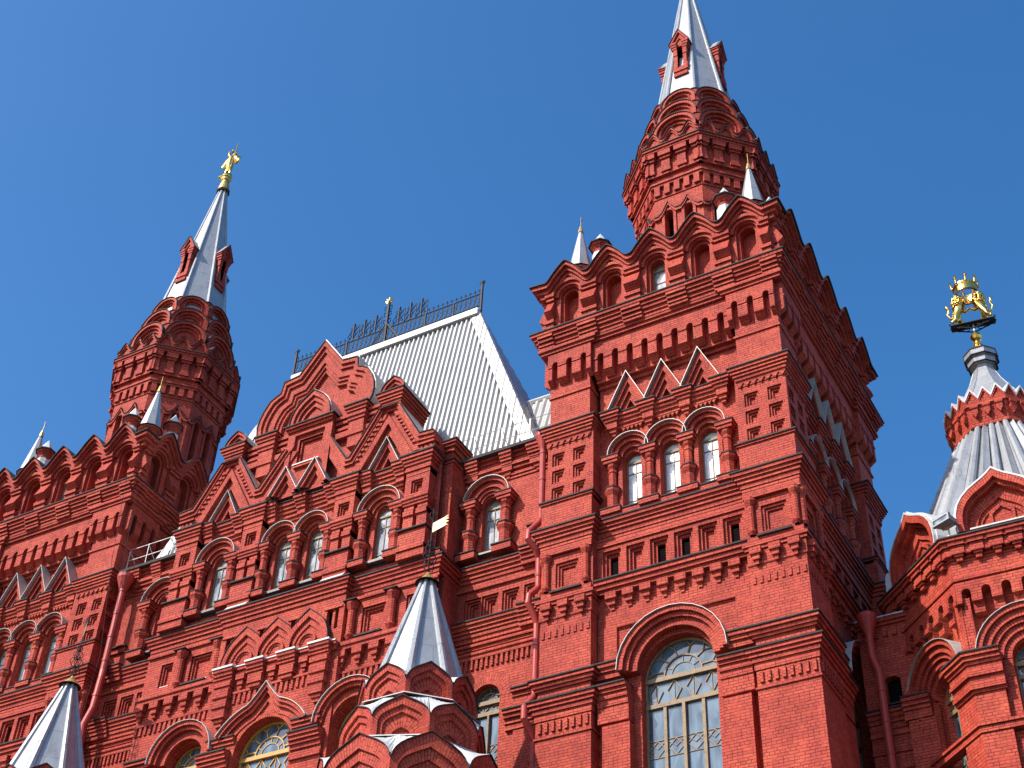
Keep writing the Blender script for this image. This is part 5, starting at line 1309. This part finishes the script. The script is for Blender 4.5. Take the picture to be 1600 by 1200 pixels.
def lions():
    t = empty('lion_sculpture', (AX, AY, 42.57), 'two gilded rampant lions holding a crown above the tower at the right edge', 'sculpture')
    s = MB(); s.lathe(0, 0, [(.46, 0), (.45, .10), (.34, .34), (.20, .56), (.12, .68), (.10, .80), (.19, .90), (.24, 1.02), (.19, 1.15), (.10, 1.23), (.07, 1.34)], 20, GOLD); s.build('ball_stand', t)
    p = MB(); fr = F(0, 0, 0)
    p.tube([(0, 0, .7), (0, 0, 1.30)], .045, 8, GALV)
    for q in (-.13, .13):
        for sg in (-1, 1): p.tube([(0, q, 1.0), (sg*.88, q, 1.30), (sg*.96, q, 1.36), (sg*.99, q, 1.44), (sg*.93, q, 1.46)], .03, 6, IRON)
        for sg in (-1, 1):
            p.tube([(sg*(.32+.14*cos(a)), q, 1.20+.07*sin(a)) for a in [pi*i/6 for i in range(0, 13)]], .018, 5, IRON); p.tube([(sg*(.60+.07*cos(a)), q, 1.22+.05*sin(a)) for a in [pi*i/5 for i in range(0, 11)]], .015, 5, IRON)
    p.box(fr, -.95, .95, 1.30, 1.33, -.22, .22, IRON, back=True); p.build('bracket', t)
    for sg in (-1, 1):
        v = lambda x, y, z, r: (sg*x, y, z, r)
        V = [v(.56, 0, 1.80, .20), v(.52, 0, 2.02, .185), v(.46, 0, 2.24, .225), v(.42, 0, 2.42, .19), v(.38, 0, 2.58, .17), v(.24, 0, 2.58, .11), v(.15, 0, 2.55, .075),
             v(.54, .12, 1.68, .15), v(.38, .15, 1.58, .11), v(.50, .16, 1.44, .07), v(.40, .17, 1.38, .065),
             v(.64, -.12, 1.68, .15), v(.64, -.15, 1.54, .11), v(.82, -.16, 1.48, .07), v(.76, -.17, 1.39, .065),
             v(.34, .14, 2.24, .10), v(.20, .14, 2.12, .07), v(.07, .12, 2.20, .06), v(.02, .10, 2.26, .06),
             v(.34, -.14, 2.28, .10), v(.18, -.14, 2.30, .07), v(.08, -.12, 2.42, .06), v(.03, -.10, 2.48, .06),
             v(.68, 0, 1.78, .06), v(.86, 0, 1.82, .042), v(.95, 0, 2.02, .04), v(.86, 0, 2.2, .04), v(.92, 0, 2.36, .08), v(.96, 0, 2.48, .03)]
        Ed = [(0, 1), (1, 2), (2, 3), (3, 4), (4, 5), (5, 6), (0, 7), (7, 8), (8, 9), (9, 10), (0, 11), (11, 12), (12, 13), (13, 14), (2, 15), (15, 16), (16, 17), (17, 18), (2, 19), (19, 20), (20, 21), (21, 22), (0, 23), (23, 24), (24, 25), (25, 26), (26, 27), (27, 28)]
        li = skin('lion', V, Ed, GOLD, t)
        mn = MB(); rnd = random.Random(3+sg)
        for i in range(170):
            a = rnd.uniform(0, 2*pi); b = rnd.uniform(-.75, 1.0); z = 2.46+b*.27; rr = .27*math.sqrt(max(0.1, 1-(b*.85)**2)); x = sg*.44+rr*cos(a)*.85; y = rr*sin(a)*.95
            if sg*x < .24 and z > 2.42: continue
            q = Vector((x, y, z)); d = Vector((cos(a)*.05, sin(a)*.05, -.07)); mn.tube([q-d*.4, q+d*.3, q+d+Vector((0, 0, -.015))], [.05, .055, .01], 5, GOLD)
        for y in (-.07, .07): mn.lathe(sg*.36, y*1.3, [(0, 2.74), (.035, 2.76), (.03, 2.82), (0, 2.84)], 6, GOLD)
        mn.build('mane', li, smooth=True)
    c = MB(); zc = 2.84; R = .50
    c.lathe(0, 0, [(R*.88, zc), (R*.94, zc), (R*.94, zc+.06), (R*.90, zc+.07), (R*.93, zc+.30), (R*1.02, zc+.32), (R*1.04, zc+.40), (R*.98, zc+.42), (R*.95, zc+.36), (R*.86, zc+.30), (R*.84, zc+.05), (R*.88, zc)], 28, GOLD)
    c.lathe(0, 0, [(R*.99, zc-.01), (R*1.0, zc+.03), (R*.99, zc+.06)], 28, IRON)
    for k in range(8):
        a = pi/4*k+.2; x, y = R*1.03*cos(a), R*1.03*sin(a); o_ = Vector((cos(a), sin(a), 0)); tt = Vector((-sin(a), cos(a), 0)); b = Vector((x, y, zc+.42))
        c.tube([b-Vector((0, 0, .05)), b+Vector((0, 0, .10))+o_*.03, b+Vector((0, 0, .20))+o_*.05], [.05, .035, .03], 6, GOLD)
        for g_ in ((0, .24), (-.06, .17), (.06, .17), (0, .13)):
            q = b+tt*g_[0]+Vector((0, 0, g_[1]))+o_*.05; c.lathe(q.x, q.y, [(0, q.z-.045), (.045, q.z), (0, q.z+.05)], 6, GOLD)
    c.build('crown', t, smooth=False)
    for ch in t.children:
        if ch.name.startswith('bracket'): ch.location.z = .45; ch.scale.x = .92
        elif ch.name.startswith('lion'): ch.scale = (.96, 1.15, 1.12); ch.location.z = .29
        elif ch.name.startswith('crown'): ch.scale.z = 1.25; ch.location.z = -.20
    return t
LI = lions(); LI.rotation_euler.z = radians(8)
def eagle():
    t = empty('gilded_statue', (CX-16, 5.65, 73.9), 'small gilded winged figure standing on the tip of the left spire', 'statue')
    b = MB(); b.lathe(0, 0, [(.24, 0), (.30, .05), (.33, .16), (.22, .24), (.14, .30)], 14, GOLD); b.lathe(0, 0, [(.34, .24), (.3, .29), (.12, .31)], 10, DARK)
    b.lathe(-.34, -.2, [(0, -.08), (.13, 0), (.15, .10), (.10, .2), (0, .24)], 8, GOLD); b.build('pedestal', t)
    V = [(0, 0, .95, .20), (0, 0, 1.35, .25), (0, 0, 1.75, .22), (.0, 0, 2.0, .13), (-.14, -.02, 2.2, .09), (-.20, -.06, 2.38, .10), (-.33, -.10, 2.36, .04), (.14, .02, 2.2, .09), (.2, .06, 2.38, .10), (.33, .1, 2.36, .04), (-.13, -.05, .65, .10), (-.13, -.08, .38, .07), (.13, .05, .65, .10), (.13, .03, .38, .07), (0, .12, .62, .12), (0, .16, .35, .13)]
    Ed = [(0, 1), (1, 2), (2, 3), (3, 4), (4, 5), (5, 6), (3, 7), (7, 8), (8, 9), (0, 10), (10, 11), (0, 12), (12, 13), (0, 14), (14, 15)]
    body = skin('figure', V, Ed, GOLD, t)
    for sg in (-1, 1):
        w_ = MB(); fr = F(0, .03, 0)
        for i in range(7):
            x0 = sg*(.18+.04*i); top = (sg*(.30+.13*i*.75), 2.55+.10*i if i > 3 else 2.25+.16*i); 
            a = Vector((x0, .03, 1.75-.09*i)); e_ = Vector((sg*(.26+.085*i), .05, 2.75-.21*(6-i)*.35-(.16*i)))
            w_.tube([a, a.lerp(e_, .5)+Vector((sg*.09, 0, 0)), e_], [.06, .085, .015], 6, GOLD)
        w_.build('wing', t, smooth=True)
    c = MB()
    for x, y in ((-.2, -.06), (.2, .06), (0, 0)):
        z = 2.46 if x else 2.62; c.lathe(x, y, [(.07, z), (.10, z+.14), (.05, z+.16), (.02, z+.2), (0, z+.22)], 8, GOLD)
    c.tube([(.36, -.22, .7), (.52, -.2, 3.0)], .035, 6, GOLD); c.build('crown', t)
    return t
eagle()
# floodlight on the cornice of the side tower
ff = facets(AX, AY, 4.98, AROT)[0]; q = ff.p(-1.72, 31.08, -.05)
fl = empty('floodlight', q, 'grey box floodlight on the cornice below the folded tent roof', 'floodlight'); m = MB(); fr = F(0, 0, radians(-25))
m.tube([(0, 0, 0), (0, 0, .38)], .03, 6, GALV); m.tube([fr.p(-.22, .38, 0), fr.p(.22, .38, 0), fr.p(.22, .55, 0)], .02, 5, GALV); m.tube([fr.p(-.22, .38, 0), fr.p(-.22, .55, 0)], .02, 5, GALV); m.lathe(0, 0, [(.09, 0), (.09, .03), (0, .04)], 8, GALV)
m.build('bracket', fl)
m = MB(); P = fr.p
A = [P(-.34, .42, .26), P(.34, .42, .26), P(.34, .66, .34), P(-.34, .66, .34)]; B = [P(-.26, .50, -.22), P(.26, .50, -.22), P(.26, .66, -.18), P(-.26, .66, -.18)]
m.face(B, ZINC)
for i in range(4): m.face([A[i], A[(i+1) % 4], B[(i+1) % 4], B[i]], ZINC)
m.strip(F(0, 0, radians(-25)), rect(-.36, .36, .40, .68)+[(-.36, .40)], rect(-.30, .30, .46, .62)+[(-.30, .46)], .24, .37, mat=ZINC, ends=False)
m.build('lamp_housing', fl)
m = MB(); m.face([P(-.31, .45, .30), P(.31, .45, .30), P(.31, .63, .345), P(-.31, .63, .345)], PALEGLASS); m.build('lens', fl)

# parts of the museum were modelled in world coordinates; its Empty stands at the foot of the central block
for ch in museum.children:
    if ch not in (TR, TL): ch.location.x += 16.0
